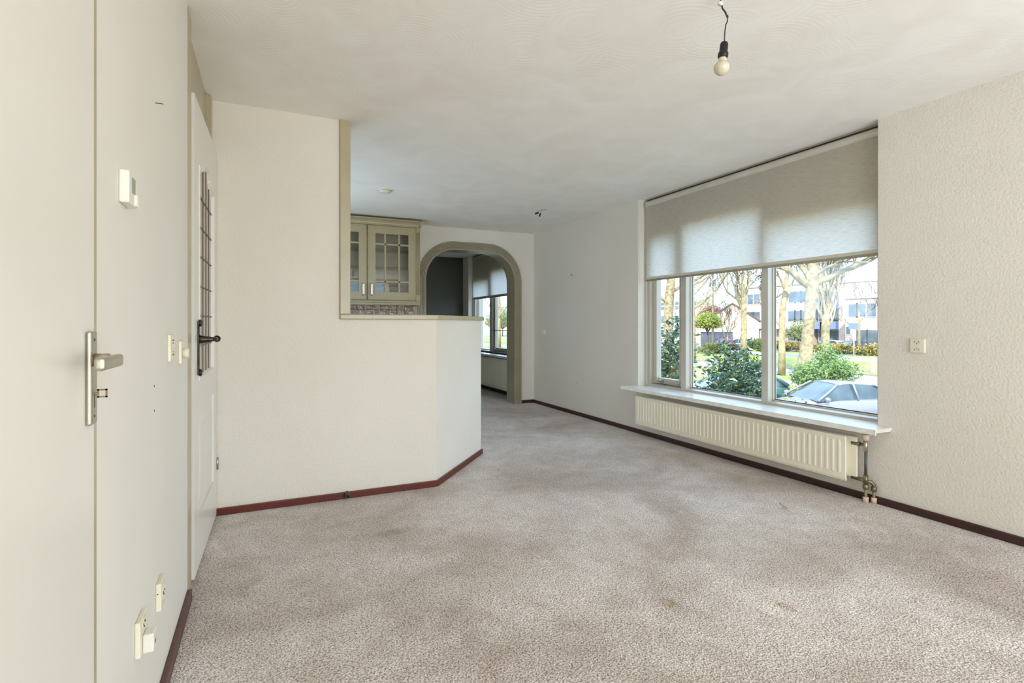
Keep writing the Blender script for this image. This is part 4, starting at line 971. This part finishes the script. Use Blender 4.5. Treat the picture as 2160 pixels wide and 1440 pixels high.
building('garden_shed', 'grey-blue board shed beside the gabled house', 56, yu(1512, 56), yu(1478, 56), zv(1500, 700, 56), M['slate'], [], 3, cat='shed')
# neighbour's white wing seen through the rear window
nb = thing('neighbour_wing', 'white house wing with brick pier seen through the rear-room window', 'building', (4.4, 13.2, GZ))
boxes((3.8, 12.6, GZ, 4.35, 20, 6)).build('white_wall_panel', M['white_wall'], nb)
boxes((4.35, 12.9, GZ, 4.6, 13.5, 6)).build('brick_pier', mat('blue_grey_brick', srgb(150, 150, 166), .9, c2=srgb(120, 120, 136), scale=8, stretch=(1, 1, 6)), nb)  # pier brick mottled in two blue-grey tones

# cars
def car(label, loc, rz, pm, group=None, detail=True):
    t = thing('parked_car', label, 'car', loc, group)
    L, W = 4.3, 1.78
    R = Matrix.Translation(Vector(loc)) @ Matrix.Rotation(rz, 4, 'Z')
    X = lambda x, y, z: tuple(R @ Vector((x, y, z)))
    # lower body stations: x, half width, z low, z shoulder, z centre top
    st = [(-2.15, .62, .42, .62, .64), (-2.10, .78, .26, .72, .78), (-1.95, .86, .20, .86, .92), (-1.2, .89, .18, .92, .97), (0, .89, .18, .90, .96), (.85, .89, .18, .88, .95), (1.3, .88, .18, .84, .92), (1.75, .86, .19, .76, .83), (2.05, .78, .24, .66, .72), (2.15, .62, .36, .56, .60)]
    mb = MB(); n = 0; rings = []
    for x, w_, z0, zs, zc in st:
        pr_ = [(-w_ * .94, z0), (-w_, z0 + .12), (-w_, zs - .10), (-w_ * .95, zs - .02), (-w_ * .82, zs + .02), (-w_ * .45, zc), (0, zc + .01), (w_ * .45, zc), (w_ * .82, zs + .02), (w_ * .95, zs - .02), (w_, zs - .10), (w_, z0 + .12), (w_ * .94, z0)]
        rings.append(len(mb.v)); mb.v += [X(x, y, z) for y, z in pr_]; m_ = len(pr_)
    for a, b in zip(rings, rings[1:]):
        for j in range(m_): mb.smooth.add(len(mb.f)); mb.f.append((a + j, a + (j + 1) % m_, b + (j + 1) % m_, b + j))
    mb.f.append(tuple(rings[0] + j for j in range(m_))); mb.f.append(tuple(rings[-1] + j for j in reversed(range(m_))))
    bd = mb.build('body', pm, t)
    # greenhouse
    gs = [(-1.95, .74, .90, .92), (-1.55, .70, .90, 1.24), (-1.1, .66, .90, 1.40), (-.2, .66, .90, 1.46), (.25, .66, .90, 1.42), (1.15, .74, .90, .93)]
    mb = MB(); rings = []
    for x, w_, z0, zt in gs:
        wt_ = w_ - (zt - z0) * .22; rings.append(len(mb.v)); mb.v += [X(x, -w_ - .08, z0), X(x, -wt_, zt - .03), X(x, -wt_ * .7, zt), X(x, wt_ * .7, zt), X(x, wt_, zt - .03), X(x, w_ + .08, z0)]
    for a, b in zip(rings, rings[1:]):
        for j in range(6): mb.f.append((a + j, a + (j + 1) % 6, b + (j + 1) % 6, b + j))
    mb.build('windows', M['carglass'], t)
    mb = MB(); rr = []
    for x, w_, z0, zt in gs[1:5]:
        wt_ = w_ - (zt - z0) * .22 + .012; rr.append(len(mb.v)); mb.v += [X(x, -wt_, zt - .045), X(x, -wt_ * .95, zt + .0), X(x, -wt_ * .5, zt + .03), X(x, wt_ * .5, zt + .03), X(x, wt_ * .95, zt + .0), X(x, wt_, zt - .045)]
    for a, b in zip(rr, rr[1:]):
        for j in range(6): mb.smooth.add(len(mb.f)); mb.f.append((a + j, a + (j + 1) % 6, b + (j + 1) % 6, b + j))
    mb.f.append(tuple(rr[0] + j for j in range(6))); mb.f.append(tuple(rr[-1] + j for j in range(6))); mb.build('roof', pm, t)
    mb = MB()
    for s in (-1, 1):
        mb.tube([X(1.16, s * .83, .92), X(.72, s * .74, 1.18), X(.27, s * .60, 1.42)], [.04, .034, .034], 6)
        mb.tube([X(-.35, s * .80, .92), X(-.30, s * .60, 1.43)], .035, 6); mb.tube([X(-1.9, s * .82, .92), X(-1.5, s * .66, 1.25), X(-1.1, s * .58, 1.39)], [.08, .06, .04], 6)
    mb.build('pillars', pm, t)
    for x in (-1.32, 1.32):
        for s in (-1, 1):
            c = Vector((x, s * .80, .32)); mb = MB(); o = R @ c; ax_ = (R.to_3x3() @ Vector((0, s, 0)))
            mb.lathe([(.20, -.12), (.31, -.12), (.325, -.08), (.325, .07), (.30, .10), (.21, .10)], o, ax_, 24); wh = mb.build('wheel', M['tyre'], t)
            mb = MB(); mb.lathe([(.205, .05), (.205, .10), (.19, .085), (.06, .09), (.05, .105), (.001, .105)], o, ax_, 20)
            mb.build('rim', M['rim'], wh)
    if detail:
        for s in (-1, 1):
            mb = MB(); mb.lathe([(.02, -.11), (.075, -.08), (.085, 0), (.07, .05), (.02, .06)], R @ Vector((.95, s * 1.0, .98)), R.to_3x3() @ Vector((.3, s, 0)), 12); mb.build('mirror', pm, t)
            mb = MB(); p = [(2.08, s * .50, .60), (2.00, s * .76, .62), (1.84, s * .835, .70), (1.86, s * .78, .74), (2.02, s * .52, .70)]
            mb.prism([X(*q) for q in p], Vector(X(0, 0, 0)) - Vector(X(.06, 0, -.02)) if False else (R.to_3x3() @ Vector((.03, s * .01, .03)))); mb.build('headlight', M['lamp_lens'], t)
            mb = MB(); mb.box(0, 0, 0, .01, .01, .01)
    return t
def carat(u, x): p = on_x(u, HZ, x); return (p.x, p.y, GZ)
car('silver-grey car with white headlights at the right window edge', (17.5, 11.75, GZ), math.radians(164), M['car_grey'])
car('teal car half hidden behind the thick mullion', (17.5, 15.95, GZ), math.radians(160), M['car_teal'])
car('white hatchback parked before the blue balconies', carat(1752, 62.5), math.radians(80), M['car_white'], 'cars parked by the far buildings', False)
car('dark blue car parked right of the white hatchback', carat(1795, 61.5), math.radians(170), M['car_blue'], 'cars parked by the far buildings', False)
car('red car parked before the grey shed', carat(1524, 55.5), math.radians(70), M['car_red'], 'cars parked by the far buildings', False)
car('white car parked before the gable end', carat(1564, 57.0), math.radians(80), M['car_white'], 'cars parked by the far buildings', False)
# small street furniture
q = G(56, 1801); t = thing('sign_post', 'white lamp-like post with small blue sign before the right-hand house', 'sign post', q)
mb = MB(); mb.tube([q, (q[0], q[1], GZ + 3.6)], .06, 8); mb.build('post', M['winframe'], t)
boxes((q[0] - .1, q[1] - .5, GZ + 2.9, q[0] - .05, q[1] + .5, GZ + 3.5)).build('sign', M['bluepanel'], t)
q = G(38.5, 1842); mb = MB(); mb.box(q[0] - .1, q[1] - .1, GZ, q[0] + .1, q[1] + .1, GZ + 1.1); tag(mb.build('bollard', M['winframe'], None, .02), 'white bollard at the right edge of the leaf-littered border', 'bollard')
